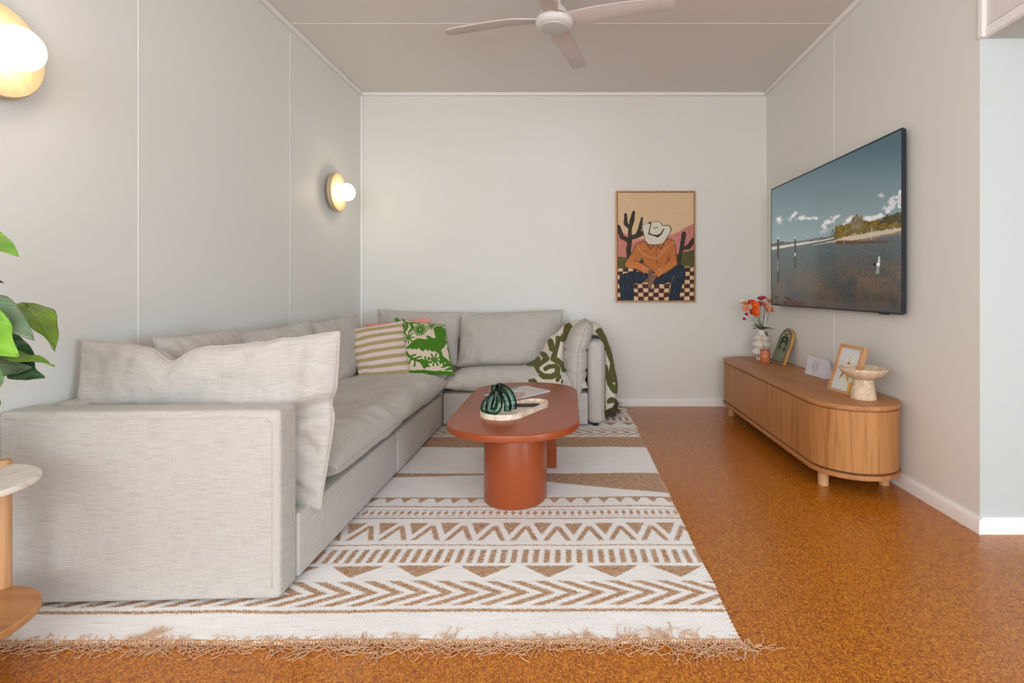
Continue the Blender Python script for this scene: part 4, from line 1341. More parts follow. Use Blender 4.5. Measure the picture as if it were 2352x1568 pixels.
def plaque_face():
    n1, n2 = 90, 150
    outl = arch_outline(wp, hp)
    sx = np.linspace(0, 1, n1); sz = np.linspace(0, 1, n2)
    A, B = np.meshgrid(sx, sz, indexing='ij')
    hs = hp - wp * .62
    Z = B * hp
    tt = np.clip((Z - hs) / (wp * .62), 0, 1) ** (1 / .9); half = np.where(Z > hs, np.sqrt(np.clip(1 - tt ** 2, 0, 1)), 1) * wp / 2
    X = wp / 2 + (A * 2 - 1) * half
    P = np.stack([X, np.zeros_like(X), Z], -1)
    d = sd_poly(X, Z, outl)            # negative inside
    col = np.zeros(X.shape + (3,)) + np.array(lin((128, 138, 112)))
    def put(m, c_):
        nonlocal col
        m = (m * 1.0)[..., None]; col = col * (1 - m) + np.array(lin(c_)) * m
    put(d > -.020, (70, 44, 28)); 
    k = ((X * 1.0 + Z * 1.3) / .020) % 1
    put((d > -.013) & (k < .42), (232, 216, 190)); put(d > -.003, (90, 52, 30))
    G_ = (34, 46, 24)
    w = wp
    put(sd_line(X, Z, [(w * .5, .02), (w * .5, .235)], .0022) < 0, (88, 92, 74))
    put(sd_line(X, Z, [(w * .5, .20), (w * .54, .235)], [.003, .006]) < 0, G_)
    for z0 in (.205, .175):
        for s_ in (-1, 1):
            for q in (.9, .6):
                put(sd_line(X, Z, [(w * .5, z0), (w * (.5 + s_ * .15 * q), z0 + .006), (w * (.5 + s_ * .27 * q), z0 - .012), (w * (.5 + s_ * .32 * q), z0 - .040 * (1.2 - q * .4))], [.003, .007, .008, .002]) < 0, G_)
    for (cx_, cz) in ((.30, .125), (.70, .118)):
        put(sd_line(X, Z, [(w * cx_, .03), (w * cx_, cz)], .0016) < 0, (50, 60, 38))
        for a in range(0, 360, 45):
            a_ = math.radians(a + 12)
            put(sd_line(X, Z, [(w * cx_, cz), (w * cx_ + .025 * math.cos(a_), cz + .025 * math.sin(a_))], [.005, .0015]) < 0, G_)
    for (cx_, cz) in ((.27, .225), (.5, .252), (.76, .222)):
        put(np.hypot((X - w * cx_) / .7, Z - cz) < .008, (206, 186, 160))
    me = grid_me(P); color_attr(me, col); me.transform(Mp)
    link('painted_face', me, attr_mat('plaque_paint', .5), pl)
plaque_face()

# white folded card
tc_ = [Vector((1.577, 3.520, KH + .001)), Vector((1.594, 3.285, KH + .001))]
def tent_card():
    root = empty('tent_card', tuple(tc_[0]), label='small white folded card box with a faint round emblem in the middle of the console', cat='card')
    ex = (tc_[1] - tc_[0]).normalized(); w = (tc_[1] - tc_[0]).length; ey = Vector((ex.y, -ex.x, 0)); ey = -ey if ey.x < 0 else ey
    M_ = Matrix((ex, ey, Vector((0, 0, 1)))).transposed().to_4x4(); M_.translation = tc_[0]
    h = .118; dpt = .062; lean = .024
    vs = [(0, 0, 0), (w, 0, 0), (w, dpt, 0), (0, dpt, 0), (0, lean, h), (w, lean, h), (w, lean + .006, h), (0, lean + .006, h)]
    fs = [(0, 1, 5, 4), (1, 2, 6, 5), (2, 3, 7, 6), (3, 0, 4, 7), (4, 5, 6, 7), (3, 2, 1, 0)]
    me = mesh(vs, fs); bm = bmesh.new(); bm.from_mesh(me); bmesh.ops.recalc_face_normals(bm, faces=bm.faces); bmesh.ops.bevel(bm, geom=bm.edges[:], offset=.0012, segments=2, affect='EDGES'); bm.to_mesh(me); bm.free(); autosmooth(me, 30)
    me.transform(M_)
    link('card_body', me, plain('white_card', (214, 214, 224), .6, .01), root, smooth=False)
    # emblem: three nested wavy rings drawn in fine grey line
    fn = Vector((0, -h, lean)).normalized(); ez = Vector((0, lean, h)).normalized()
    paths = []
    for r, wob in ((.034, .05), (.024, .0), (.020, .06), (.008, 0)):
        pts = []
        for k in range(40):
            a = 2 * math.pi * k / 40; q = r * (1 + wob * math.cos(6 * a))
            p = Vector((w * .47, 0, 0)) + Vector((1, 0, 0)) * q * math.cos(a) + ez * (h * .52 + q * 1.15 * math.sin(a)) + fn * .0004
            pts.append(tuple(M_ @ p))
        paths.append(pts)
    v, f = tube_arrays(paths, .0007, 5, closed=True)
    link('emblem', mesh(v, f), plain('grey_ink', (132, 130, 140), .6), root)
tent_card()

# framed botanical print
fb, fe = (1.453, 2.966, KH + .001), (1.476, 2.764, KH + .001)
Mf, wf = leaning_frame(fb, fe, .083, .255)
sg = 1 if (Mf.to_3x3() @ Vector((0, 1, 0))).x > 0 else -1
hf = .268
pf = empty('picture_frame', fb, label='small oak framed print of yellow leaves leaning at the near end of the console', cat='picture frame')
fw = .016
def rect_ring(w, h, t_):
    pass
for nm, outl in (('frame_side', [(0, 0), (fw, 0), (fw, hf), (0, hf)]), ('frame_side', [(wf - fw, 0), (wf, 0), (wf, hf), (wf - fw, hf)]),
                 ('frame_side', [(fw, 0), (wf - fw, 0), (wf - fw, fw), (fw, fw)]), ('frame_side', [(fw, hf - fw), (wf - fw, hf - fw), (wf - fw, hf), (fw, hf)])):
    loc_prism(nm, outl, 0, sg * .028, Mf, M_OAKF, pf, bev=.0008)
loc_prism('backing', [(fw, fw), (wf - fw, fw), (wf - fw, hf - fw), (fw, hf - fw)], sg * .012, sg * .024, Mf, plain('backing_board', (90, 66, 44), .8), pf)
# easel strut behind
loc_prism('strut', [(wf * .44, .0), (wf * .56, .0), (wf * .54, hf * .7), (wf * .46, hf * .7)], sg * .024, sg * .027, Mf @ Matrix.Translation((0, 0, 0)), M_OAKF, pf)
def print_face():
    n1, n2 = 90, 110
    A, B = np.meshgrid(np.linspace(fw, wf - fw, n1), np.linspace(fw, hf - fw, n2), indexing='ij')
    P = np.stack([A, np.full_like(A, sg * .0105), B], -1)
    H = homog([(fw, hf - fw), (wf - fw, hf - fw), (wf - fw, fw), (fw, fw)], [(1000, 145), (1385, 210), (1100, 1055), (725, 950)])
    x, y = hmap(H, A, B)
    col = np.zeros(A.shape + (3,)) + np.array(lin((214, 216, 220)))
    def put(m, c_):
        nonlocal col
        m = (m * 1.0)[..., None]; col = col * (1 - m) + np.array(lin(c_)) * m
    inner = sd_poly(x, y, [(1060, 290), (1340, 325), (1180, 760), (1050, 1050), (860, 920)])
    put(inner < 0, (220, 224, 214)); put(np.abs(inner) < 2, (196, 200, 190))
    put(sd_line(x, y, [(1133, 315), (1118, 380), (1105, 430)], 3) < 0, (120, 100, 60))
    put(sd_poly(x, y, [(1105, 428), (1060, 470), (1060, 505), (1130, 500)]) < 0, (158, 116, 62))
    put(sd_poly(x, y, [(1010, 590), (950, 650), (880, 780), (960, 720), (1030, 625)]) < 0, (190, 138, 62))
    put(sd_poly(x, y, [(1035, 640), (1020, 700), (1050, 860), (1075, 780), (1085, 680), (1060, 640)]) < 0, (212, 160, 40))
    put(sd_poly(x, y, [(1080, 830), (1160, 850), (1100, 1060), (1015, 1030)]) < 0, (238, 186, 70))
    st = (((y - x * .05) / 34) % 1 < .28) & (x > 1050 - (y - 830) * .2) & (sd_poly(x, y, [(1080, 830), (1160, 850), (1100, 1060), (1015, 1030)]) < -6)
    put(st, (206, 146, 40))
    me = grid_me(P); color_attr(me, col); me.transform(Mf)
    link('botanical_print', me, attr_mat('print_paper', .35, spec=.4), pf)
print_face()

# travertine pedestal bowl
M_TRAV = marble_mat('travertine', (226, 208, 184), (160, 124, 90), (204, 180, 150), 9, .6, vw=.05, vs=.45)
bc = (1.513, 2.705, KH + .0005)
pb_ = [(0, 0), (.060, 0), (.0615, .002), (.0605, .012), (.052, .060), (.047, .092), (.046, .100), (.062, .108), (.090, .124), (.108, .143), (.1155, .155), (.1155, .158), (.111, .160), (.100, .150), (.075, .134), (.040, .124), (0, .121)]
bo = tag(link('pedestal_bowl', lathe_me(pb_, 64, bc), M_TRAV, smooth=False), 'travertine pedestal bowl at the near end of the oak console', 'bowl')

# ------------------------------------------------------------------ television
tvr = empty('television', (1.66, 3.4, 1.3), label='large flat television on the right wall showing a seashore with posts and a pelican', cat='television')
tl_, tr_ = Vector((1.628, 4.227, 0)), Vector((1.657, 2.618, 0))
TZ0, TZ1 = .884, 1.806
ext = (tr_ - tl_).normalized(); wt = (tr_ - tl_).length; eyt = Vector((ext.y, -ext.x, 0)); eyt = -eyt if eyt.x < 0 else eyt
Mt = Matrix((ext, eyt, Vector((0, 0, 1)))).transposed().to_4x4(); Mt.translation = Vector((tl_.x, tl_.y, TZ0))
ht = TZ1 - TZ0
M_BEZ = plain('dark_metal_bezel', (58, 62, 72), .35, metal=.6)
def tvbox(name, lo, hi, mat, bev=0.0, parent=None):
    me_o = box(name, lo, hi, mat, parent or tvr, bevel=bev, M=Mt); return me_o
tvbox('panel', (0, .001, 0), (wt, .022, ht), M_BEZ, .002)
tvbox('bezel', (-.001, -.002, -.004), (wt + .001, .010, .004), M_BEZ)
tvbox('bezel', (-.001, -.002, ht - .003), (wt + .001, .010, ht + .003), M_BEZ)
tvbox('bezel', (-.003, -.002, 0), (.003, .010, ht), M_BEZ)
tvbox('bezel', (wt - .003, -.002, 0), (wt + .003, .010, ht), M_BEZ)
tvbox('rear_housing', (.25, .022, .12), (wt - .25, .030, ht - .2), M_BLACK)
tvbox('wall_bracket', (.55, .028, .3), (wt - .55, .034, ht - .3), M_BLACK)
tvbox('sensor', (wt - .20, .004, -.010), (wt - .12, .014, -.003), M_BLACK)
def tv_screen():
    n1, n2 = 620, 350
    A, B = np.meshgrid(np.linspace(0, 1, n1), np.linspace(0, 1, n2), indexing='ij')     # u left->right, v bottom->top
    Zl, Zr = 4.227, 2.621
    s = A * Zr / (Zl + (Zr - Zl) * A)
    # enlargement pixel coordinates of each screen point
    x = 105 + 970 * s
    top = 555 + (85 - 555) * s; bot = 1417 + (1475 - 1417) * s
    y = top + (bot - top) * (1 - B)
    U = A * 1.78; V_ = B
    col = np.zeros(A.shape + (3,))
    def L3(c_): return np.array(lin(c_))
    def put(m, c_):
        nonlocal col
        m = np.clip(m * 1.0, 0, 1)[..., None]; col = col * (1 - m) + (L3(c_) if isinstance(c_, tuple) else c_) * m
    # horizon tilted: y at x
    hz = np.interp(x, [105, 560, 1075], [985, 905, 840])
    t_ = np.clip(1 - (hz - y) / 620, 0, 1)[..., None]
    sky = L3((66, 94, 104)) * (1 - t_) + L3((140, 160, 160)) * t_
    col[:] = sky
    # clouds
    nz = fbm(x / 22, y / 22, 0, 3, 4)
    def cloud(cx_, cy_, rx, ry, ang=0.0, a=1.0):
        ca, sa = math.cos(ang), math.sin(ang)
        dx = (x - cx_) * ca + (y - cy_) * sa; dy = -(x - cx_) * sa + (y - cy_) * ca
        m = 1 - np.hypot(dx / rx, dy / ry) + nz * .9
        put(np.clip(m * 1.8, 0, 1) * a, (226, 218, 218))
    for c_ in ((160, 785, 34, 30, -.8), (265, 745, 46, 22, -.9), (330, 760, 36, 20, -.5), (378, 765, 18, 12, 0), (430, 763, 40, 14, -.1), (520, 800, 60, 26, -.7), (595, 748, 28, 18, -.4),
               (690, 775, 56, 26, -.6), (500, 860, 60, 22, -.3, .35), (1010, 650, 70, 46, -.6, .8), (1050, 600, 36, 26, -.6, .9), (925, 585, 26, 16, -.2, .5), (900, 745, 60, 18, -.2), (830, 765, 40, 20, 0), (970, 710, 22, 14, 0), (1065, 560, 14, 22, 0), (1060, 670, 20, 14, 0)):
        cloud(*c_)
    # water
    W = y > hz
    tw = np.clip((y - hz) / 520, 0, 1)
    q = fbm(U * 80, V_ * 210, 0, 7, 4); q2 = fbm(U * 7, V_ * 12, 0, 9, 4)
    wat = (L3((90, 104, 104)) * (1 - tw[..., None]) + L3((52, 54, 54)) * tw[..., None]) * (1 + .42 * q[..., None])
    sand = np.clip((tw - .22) * 2.2, 0, 1) * np.clip(.6 + q2 * 1.2, 0, 1)
    wat = wat * (1 - sand[..., None]) + L3((106, 90, 76)) * sand[..., None] * (1 + .5 * q[..., None])
    dk = np.clip((y - 1230) / 220, 0, 1) * np.clip(.7 + q2, 0, 1)
    wat = wat * (1 - .55 * dk[..., None])
    put(W, wat)
    # far shore on the left: low hills, white sand
    hill = np.interp(x, [105, 150, 190, 230, 290, 340, 420, 500, 575], [962, 950, 940, 950, 938, 935, 918, 905, 890]) + 5 * fbm(x / 12, x * 0, 0, 2, 2)
    put((y > hill) & (y < hz - 2) & (x < 578), (92, 84, 74))
    sandl = np.interp(x, [105, 300, 450, 575], [990, 955, 930, 905])
    put((np.abs(y - sandl - 8) < np.interp(x, [105, 300, 575], [11, 8, 3])) & (x < 578), (210, 198, 180))
    # near shore on the right: sand spit and rocks
    put(sd_poly(x, y, [(400, 972), (575, 930), (650, 900), (760, 882), (900, 860), (960, 845), (1080, 822), (1080, 862), (960, 880), (850, 905), (700, 930), (560, 945)]) < 0, (196, 176, 152))
    put(sd_poly(x, y, [(575, 945), (700, 930), (850, 905), (960, 882), (1080, 850), (1080, 878), (900, 912), (740, 938), (600, 952)]) + 6 * nz < 0, (132, 112, 96))
    # trees
    gn = fbm(x / 14, y / 14, 0, 21, 4)
    tc = L3((112, 92, 34)) * (1 + .9 * gn[..., None])
    put(sd_poly(x, y, [(572, 918), (578, 840), (605, 810), (650, 812), (690, 800), (705, 760), (740, 735), (780, 740), (785, 780), (830, 785), (880, 770), (940, 765), (970, 730), (1000, 755), (1030, 730), (1080, 710), (1080, 826), (960, 842), (850, 865), (700, 888), (620, 912)]) + 16 * gn < 0, tc)
    put(sd_poly(x, y, [(700, 850), (705, 780), (740, 738), (782, 742), (780, 800), (760, 840)]) + 22 * gn < 3, L3((118, 104, 84)) * (1 + .8 * gn[..., None]))
    put(sd_poly(x, y, [(900, 800), (960, 735), (1080, 712), (1080, 790), (980, 800)]) + 18 * gn < 0, L3((76, 68, 40)) * (1 + .8 * gn[..., None]))
    put((y > 930) & (y < 960) & (x > 580) & (x < 1080) & (sd_poly(x, y, [(580, 935), (1080, 880), (1080, 925), (700, 965), (590, 965)]) < 0), L3((92, 70, 50)))
    put(sd_line(x, y, [(555, 880), (565, 850)], 5) + 6 * nz < 0, (100, 92, 60))
    # posts
    for (px_, y0, y1, w) in ((153, 905, 1165, 8), (280, 902, 1140, 6)):
        put(sd_line(x, y, [(px_, y1 - 10), (px_, y1 + 80)], w * .8) < 0, (48, 48, 46)) if px_ < 200 else None
        put(sd_line(x, y, [(px_, y0 + 18), (px_, y1)], w) < 0, (60, 52, 46))
        put(sd_poly(x, y, [(px_ - w, y0 + 20), (px_, y0), (px_ + w, y0 + 20)]) < 0, (222, 220, 216))
    put(sd_line(x, y, [(150, 1085), (150, 1165)], 4) < 0, (150, 144, 136)); put(sd_line(x, y, [(280, 1030), (278, 1050)], 5) < 0, (190, 184, 176))
    put(sd_line(x, y, [(854, 832), (852, 920)], 3) < 0, (196, 186, 170)); put(sd_line(x, y, [(645, 895), (645, 960)], 2) < 0, (180, 170, 150))
    # pelican
    put(sd_poly(x, y, [(858, 1110), (870, 1097), (895, 1095), (900, 1120), (875, 1122)]) < 0, (36, 34, 34))
    put(sd_poly(x, y, [(885, 1102), (905, 1092), (916, 1105), (912, 1122), (888, 1124)]) < 0, (226, 222, 218))
    put(sd_line(x, y, [(906, 1098), (904, 1075), (908, 1055)], [7, 4, 6]) < 0, (224, 220, 216)); put(sd_line(x, y, [(908, 1060), (916, 1085)], 3) < 0, (200, 180, 170))
    put((sd_line(x, y, [(897, 1130), (897, 1170)], 12) + 12 * q < 0) * .4, (200, 200, 198))
    P = np.stack([.004 + A * (wt - .008), np.zeros_like(A), .005 + B * (ht - .010)], -1)
    me = grid_me(P); color_attr(me, col); me.transform(Mt)
    link('screen', me, TV_MAT, tvr)
TV_MAT = attr_mat('television_picture', .12, emis=TV_EM, spec=.35)
tv_screen()

# ------------------------------------------------------------------ painting on the back wall
def painting():
    x0, x1 = at(1415, 0, YB - .03).x, at(1597.5, 0, YB - .03).x
    z1, z0 = at(0, 438, YB - .03).z, at(0, 693.5, YB - .03).z
    root = empty('wall_painting', ((x0 + x1) / 2, YB, z0), label='framed desert painting of a seated figure in a white hat on the back wall', cat='painting')
    f_ = .011
    for (a, b) in (((x0, z0), (x0 + f_, z1)), ((x1 - f_, z0), (x1, z1)), ((x0 + f_, z0), (x1 - f_, z0 + f_)), ((x0 + f_, z1 - f_), (x1 - f_, z1))):
        box('frame_side', (a[0], YB - .036, a[1]), (b[0], YB - .001, b[1]), M_OAKF, root, bevel=.001)
    box('canvas_body', (x0 + f_ + .003, YB - .028, z0 + f_ + .003), (x1 - f_ - .003, YB - .004, z1 - f_ - .003), plain('canvas_edge', (120, 80, 50), .8), root)
    n1, n2 = 330, 470
    A, B = np.meshgrid(np.linspace(0, 1, n1), np.linspace(0, 1, n2), indexing='ij')
    x = 105 + A * 990; y = 1512 - B * 1397
    xr, yr = x, y
    x = x + 5 * fbm(xr / 40, yr / 40, 0, 1, 3); y = y + 5 * fbm(xr / 40 + 7, yr / 40, 0, 2, 3)
    n_b = fbm(x / 60, y / 16, 0, 5, 4); n_v = fbm(x / 14, y / 60, 0, 6, 4)
    col = np.zeros(A.shape + (3,))
    def L3(c_): return np.array(lin(c_))
    def put(m, c_, var=None, amt=.25):
        nonlocal col
        m = np.clip(m * 1.0, 0, 1)[..., None]; c3 = L3(c_)
        if var is not None: c3 = c3 * (1 + amt * var[..., None])
        col = col * (1 - m) + c3 * m
    def poly(p, c_, var=None, amt=.25): put(sd_poly(x, y, p) < 0, c_, var, amt)
    def line(p, r, c_, var=None, amt=.25): put(sd_line(x, y, p, r) < 0, c_, var, amt)
    put(np.ones_like(x), (226, 196, 156), n_b, .07)
    poly([(90, 540), (180, 640), (240, 670), (300, 720), (450, 716), (600, 760), (790, 672), (900, 620), (1000, 560), (1110, 510), (1110, 1100), (90, 1100)], (206, 132, 122), n_v, .16)
    poly([(240, 715), (330, 705), (440, 715), (300, 780)], (216, 150, 132))
    poly([(90, 945), (180, 955), (300, 950), (700, 960), (900, 905), (1000, 880), (1110, 850), (1110, 1120), (90, 1140)], (92, 88, 44), n_v, .35)
    # chequered floor
    cz = (y > 1075 + 25 * np.clip((600 - x) / 500, 0, 1))
    wx = x + 14 * fbm(x / 150, y / 90, 0, 31, 2); wy = y + 12 * fbm(x / 100, y / 120, 0, 32, 2)
    ch = (np.floor((wx - 105) / 67).astype(int) + np.floor((wy - 1080) / 55).astype(int)) % 2
    put(cz, (78, 40, 38), n_b, .2)
    fx_ = ((wx - 105) / 67) % 1; fy_ = ((wy - 1080) / 55) % 1
    put(cz & (ch == 0) & (np.abs(fx_ - .5) < .47) & (np.abs(fy_ - .5) < .46), (232, 202, 158), n_b, .08)
    # cacti
    CC = (62, 52, 36)
    for p, r in (([(250, 960), (245, 870), (262, 740), (262, 600), (290, 470), (312, 365)], [22, 26, 24, 16, 26, 12]), ([(262, 580), (210, 520), (207, 400)], [14, 22, 14]),
                 ([(240, 735), (160, 690), (108, 560)], [24, 24, 26]), ([(262, 705), (370, 670), (430, 640)], [20, 26, 26]), ([(355, 660), (395, 580), (420, 445)], [16, 20, 10]),
                 ([(890, 1060), (930, 880), (950, 760), (968, 650)], [18, 20, 24, 24]), ([(940, 845), (1030, 820), (1090, 730)], [16, 24, 22])):
        line(p, [q + 5 for q in r], (34, 26, 22)); line(p, [q - 3 for q in r], CC, n_v, .5)
    # legs
    DB = (30, 46, 66)
    poly([(130, 1190), (200, 1160), (330, 1130), (430, 1170), (540, 1150), (620, 1210), (700, 1180), (880, 1060), (930, 1045), (985, 1110), (990, 1190), (950, 1310), (920, 1400), (905, 1520), (765, 1520), (790, 1380), (800, 1270), (700, 1300), (570, 1300), (480, 1270), (400, 1290), (300, 1300), (320, 1400), (310, 1520), (150, 1520), (125, 1330)], (22, 28, 40))
    poly([(140, 1195), (200, 1168), (330, 1140), (430, 1178), (530, 1165), (440, 1270), (380, 1285), (290, 1300), (305, 1400), (295, 1510), (160, 1510), (135, 1330)], DB, n_v, .9)
    poly([(580, 1285), (640, 1215), (720, 1180), (880, 1070), (930, 1055), (975, 1115), (980, 1190), (940, 1310), (910, 1400), (895, 1510), (780, 1510), (805, 1380), (820, 1240), (700, 1285)], DB, n_v, .9)
    line([(835, 1200), (800, 1290), (790, 1400)], 5, (110, 96, 84))
    # hands
    poly([(505, 1110), (560, 1110), (560, 1170), (540, 1210), (470, 1285), (435, 1275), (500, 1210)], (126, 92, 74), n_v, .25)
    poly([(560, 1160), (610, 1210), (590, 1240), (545, 1320), (550, 1380), (500, 1350), (490, 1280), (530, 1220)], (140, 104, 84), n_v, .25)
    # shirt
    OR = (196, 118, 56)
    poly([(340, 780), (430, 740), (520, 760), (700, 750), (760, 712), (850, 740), (870, 880), (885, 1030), (880, 1060), (740, 1150), (625, 1225), (575, 1150), (530, 1100), (470, 1170), (350, 1115), (190, 1075), (200, 1020), (290, 880)], (60, 36, 24))
    poly([(346, 784), (430, 748), (520, 766), (700, 756), (760, 720), (843, 745), (862, 880), (877, 1030), (870, 1055), (740, 1140), (625, 1215), (580, 1145), (530, 1092), (465, 1160), (350, 1108), (200, 1070), (210, 1020), (296, 884)], OR, n_b, .16)
    poly([(200, 1030), (330, 1000), (450, 1055), (540, 1095), (465, 1160), (340, 1105), (200, 1078)], (214, 132, 68), n_b, .12)
    poly([(580, 1140), (740, 1050), (870, 985), (870, 1052), (740, 1140), (625, 1215)], (210, 128, 64), n_b, .12)
    poly([(380, 1015), (420, 960), (455, 1040)], (60, 62, 36)); poly([(740, 1020), (772, 950), (775, 985)], (60, 62, 36))
    line([(325, 995), (380, 1012), (450, 1052), (530, 1095)], 4, (60, 36, 24)); line([(772, 900), (775, 960), (735, 1030)], 4, (60, 36, 24))
    line([(605, 795), (608, 900), (615, 1060)], 3, (90, 50, 28))
    line([(355, 790), (400, 885), (470, 930), (560, 970), (615, 968), (670, 910), (740, 830), (850, 745)], 7, (222, 142, 108))
    line([(455, 1065), (420, 1115)], 6, (222, 150, 120)); line([(640, 1100), (680, 1165)], 6, (222, 150, 120))
    line([(480, 765), (530, 848), (572, 800)], 5, (50, 28, 20)); line([(620, 800), (662, 846), (710, 780)], 5, (50, 28, 20))
    # hat
    poly([(418, 540), (470, 520), (520, 516), (560, 492), (620, 486), (662, 500), (690, 538), (770, 536), (804, 570), (800, 610), (775, 665), (735, 735), (690, 785), (600, 800), (500, 792), (462, 740), (432, 640)], (40, 22, 26))
    poly([(424, 546), (470, 524), (525, 518), (562, 498), (620, 492), (658, 506), (685, 546), (765, 546), (792, 572), (790, 610), (765, 665), (725, 735), (685, 778), (600, 792), (502, 784), (466, 735), (440, 640)], (228, 222, 206), n_b, .03)
    line([(532, 520), (520, 590), (512, 640)], 6, (40, 22, 26)); line([(512, 650), (560, 664), (620, 680), (670, 650), (704, 590)], [10, 7, 14, 10, 7], (30, 18, 30))
    line([(568, 568), (600, 576), (628, 562)], 4, (40, 22, 26)); poly([(495, 515), (530, 488), (545, 522)], (30, 18, 22))
    P = np.stack([x0 + f_ + .004 + A * (x1 - x0 - 2 * f_ - .008), np.full_like(A, YB - .0295), z0 + f_ + .004 + B * (z1 - z0 - 2 * f_ - .008)], -1)
    me = grid_me(P[::-1]); color_attr(me, col[::-1] * .9)
    link('painted_canvas', me, attr_mat('oil_paint', .6, bump=.2), root)
painting()

# ------------------------------------------------------------------ ceiling fan
fc = Vector((-.078, 2.88, 2.46))
fan = empty('ceiling_fan', (fc.x, fc.y, ZC), label='white four-blade ceiling fan hanging from the ceiling', cat='ceiling fan')
M_FAN = plain('white_fan', (222, 220, 216), .4, .01)
M_FANB = plain('fan_blade', (206, 196, 192), .5, .01)
lathe('canopy', [(0, ZC - .001), (.075, ZC - .001), (.075, ZC - .03), (.062, ZC - .06), (0, ZC - .062)][::-1], M_FAN, fan, center=(fc.x, fc.y, 0), seg=40)
lathe('downrod', [(.0, ZC - .06), (.034, ZC - .06), (.036, 2.56), (.066, 2.53), (.070, 2.51), (.0, 2.51)][::-1], M_FAN, fan, center=(fc.x, fc.y, 0), seg=40)
lathe('motor_housing', [(0, 2.512), (.076, 2.512), (.086, 2.500), (.086, 2.492), (.0, 2.492)][::-1], M_FAN, fan, center=(fc.x, fc.y, 0), seg=48)
lathe('collar', [(0, 2.492), (.080, 2.492), (.080, 2.486), (0, 2.486)][::-1], M_BLACK, fan, center=(fc.x, fc.y, 0), seg=48)
lathe('lower_housing', [(0, 2.486), (.088, 2.486), (.101, 2.476), (.104, 2.464), (.100, 2.450), (.086, 2.440), (.076, 2.437), (0, 2.437)][::-1], M_FAN, fan, center=(fc.x, fc.y, 0), seg=56)
lathe('hub_cover', [(0, 2.4372), (.075, 2.4372), (.073, 2.430), (.050, 2.425), (0, 2.423)][::-1], plain('fan_cover', (196, 194, 196), .45, .01), fan, center=(fc.x, fc.y, 0), seg=48)
def blade(ang):
    outl = [(.070, -.036), (.10, -.040), (.20, -.044), (.45, -.046), (.60, -.048), (.640, -.044), (.655, -.028), (.660, .0), (.655, .025), (.640, .048), (.60, .056), (.45, .060), (.26, .074), (.20, .074), (.085, .046), (.070, .036)]
    P = spline(outl + [outl[0]], 3)[:-1]
    me = prism_me([tuple(p) for p in P], -.004, .004, bev=.002, seg=2)
    bm = bmesh.new(); bm.from_mesh(me)
    bm.to_mesh(me); bm.free()
    for v in me.vertices:
        t_ = max(0, (v.co.x - .08) / .57); pitch = -math.radians(14 - 5 * t_)
        y_, z_ = v.co.y, v.co.z
        v.co.y = y_ * math.cos(pitch) - z_ * math.sin(pitch); v.co.z = y_ * math.sin(pitch) + z_ * math.cos(pitch) + .012 * math.sin(math.pi * t_)
    me.transform(Matrix.Translation((fc.x, fc.y, 2.482)) @ Matrix.Rotation(ang, 4, 'Z') @ Matrix.Diagonal((.98, 1, 1, 1)))
    me.update()
    link('blade', me, M_FANB, fan, smooth=False)
for k in range(4): blade(math.radians(-14 + 90 * k))

# ------------------------------------------------------------------ wall sconces
M_DISC = marble_mat('travertine_disc', (196, 178, 146), (170, 150, 120), (184, 164, 130), 18, .6, vs=.3)
M_GLOBE = emit_mat('opal_globe_lit', (1.0, .80, .52), GLOBE)
M_BRASS = plain('brass', (200, 150, 70), .3, metal=.9)
def sconce(y, z, label):
    r = empty('wall_sconce', (XL, y, z), label=label, cat='wall lamp', group='travertine disc sconces on the left wall')
    lathe('mount', [(0, .001), (.05, .001), (.05, .031), (0, .031)], M_WHITE, r, axis='X', center=(XL, y, z), seg=32)
    lathe('disc', [(0, .030), (.140, .030), (.143, .033), (.143, .058), (.140, .061), (.110, .0605), (0, .060)], M_DISC, r, axis='X', center=(XL, y, z), seg=72)
    lathe('lamp_holder', [(0, .060), (.030, .060), (.030, .068), (0, .068)], M_BRASS, r, axis='X', center=(XL, y, z), seg=32)
    pr = [(.066 * math.sin(math.pi * k / 24), .1195 - .066 * math.cos(math.pi * k / 24) * .90) for k in range(25)]
    lathe('globe', pr, M_GLOBE, r, axis='X', center=(XL, y, z), seg=48)
sconce(1.60, 1.738, 'lit travertine disc sconce nearest the camera, high on the left wall')
sconce(3.97, 1.738, 'lit travertine disc sconce near the far corner, above the sofa')

# ------------------------------------------------------------------ side table
SX, SY, SR = -1.60, 1.34, .185
st = empty('side_table', (SX, SY, 0), label='round side table with marble top and oak lower shelf beside the sofa arm', cat='side table')
M_MARB = marble_mat('cream_marble', (232, 226, 214), (206, 190, 168), (222, 214, 200), 3, .4)
lathe('marble_top', [(0, .486), (SR - .004, .486), (SR, .490), (SR, .498), (SR - .004, .5025), (0, .503)], M_MARB, st, seg=96, center=(SX, SY, 0))
lathe('shelf', [(0, .130), (SR - .003, .130), (SR, .133), (SR, .148), (SR - .003, .151), (0, .151)], wood_mat('oak_shelf', (196, 142, 90), (164, 112, 66), 'X', 1.2, .35), st, seg=96, center=(SX, SY, 0))
for a in (98, 218, 338):
    px_, py_ = SX + (SR - .008) * math.cos(math.radians(a)), SY + (SR - .008) * math.sin(math.radians(a))
    lathe('leg', [(0, .0005), (.016, .0005), (.017, .003), (.017, .514), (.015, .517), (0, .517)], M_OAKF, st, seg=28, center=(px_, py_, 0))

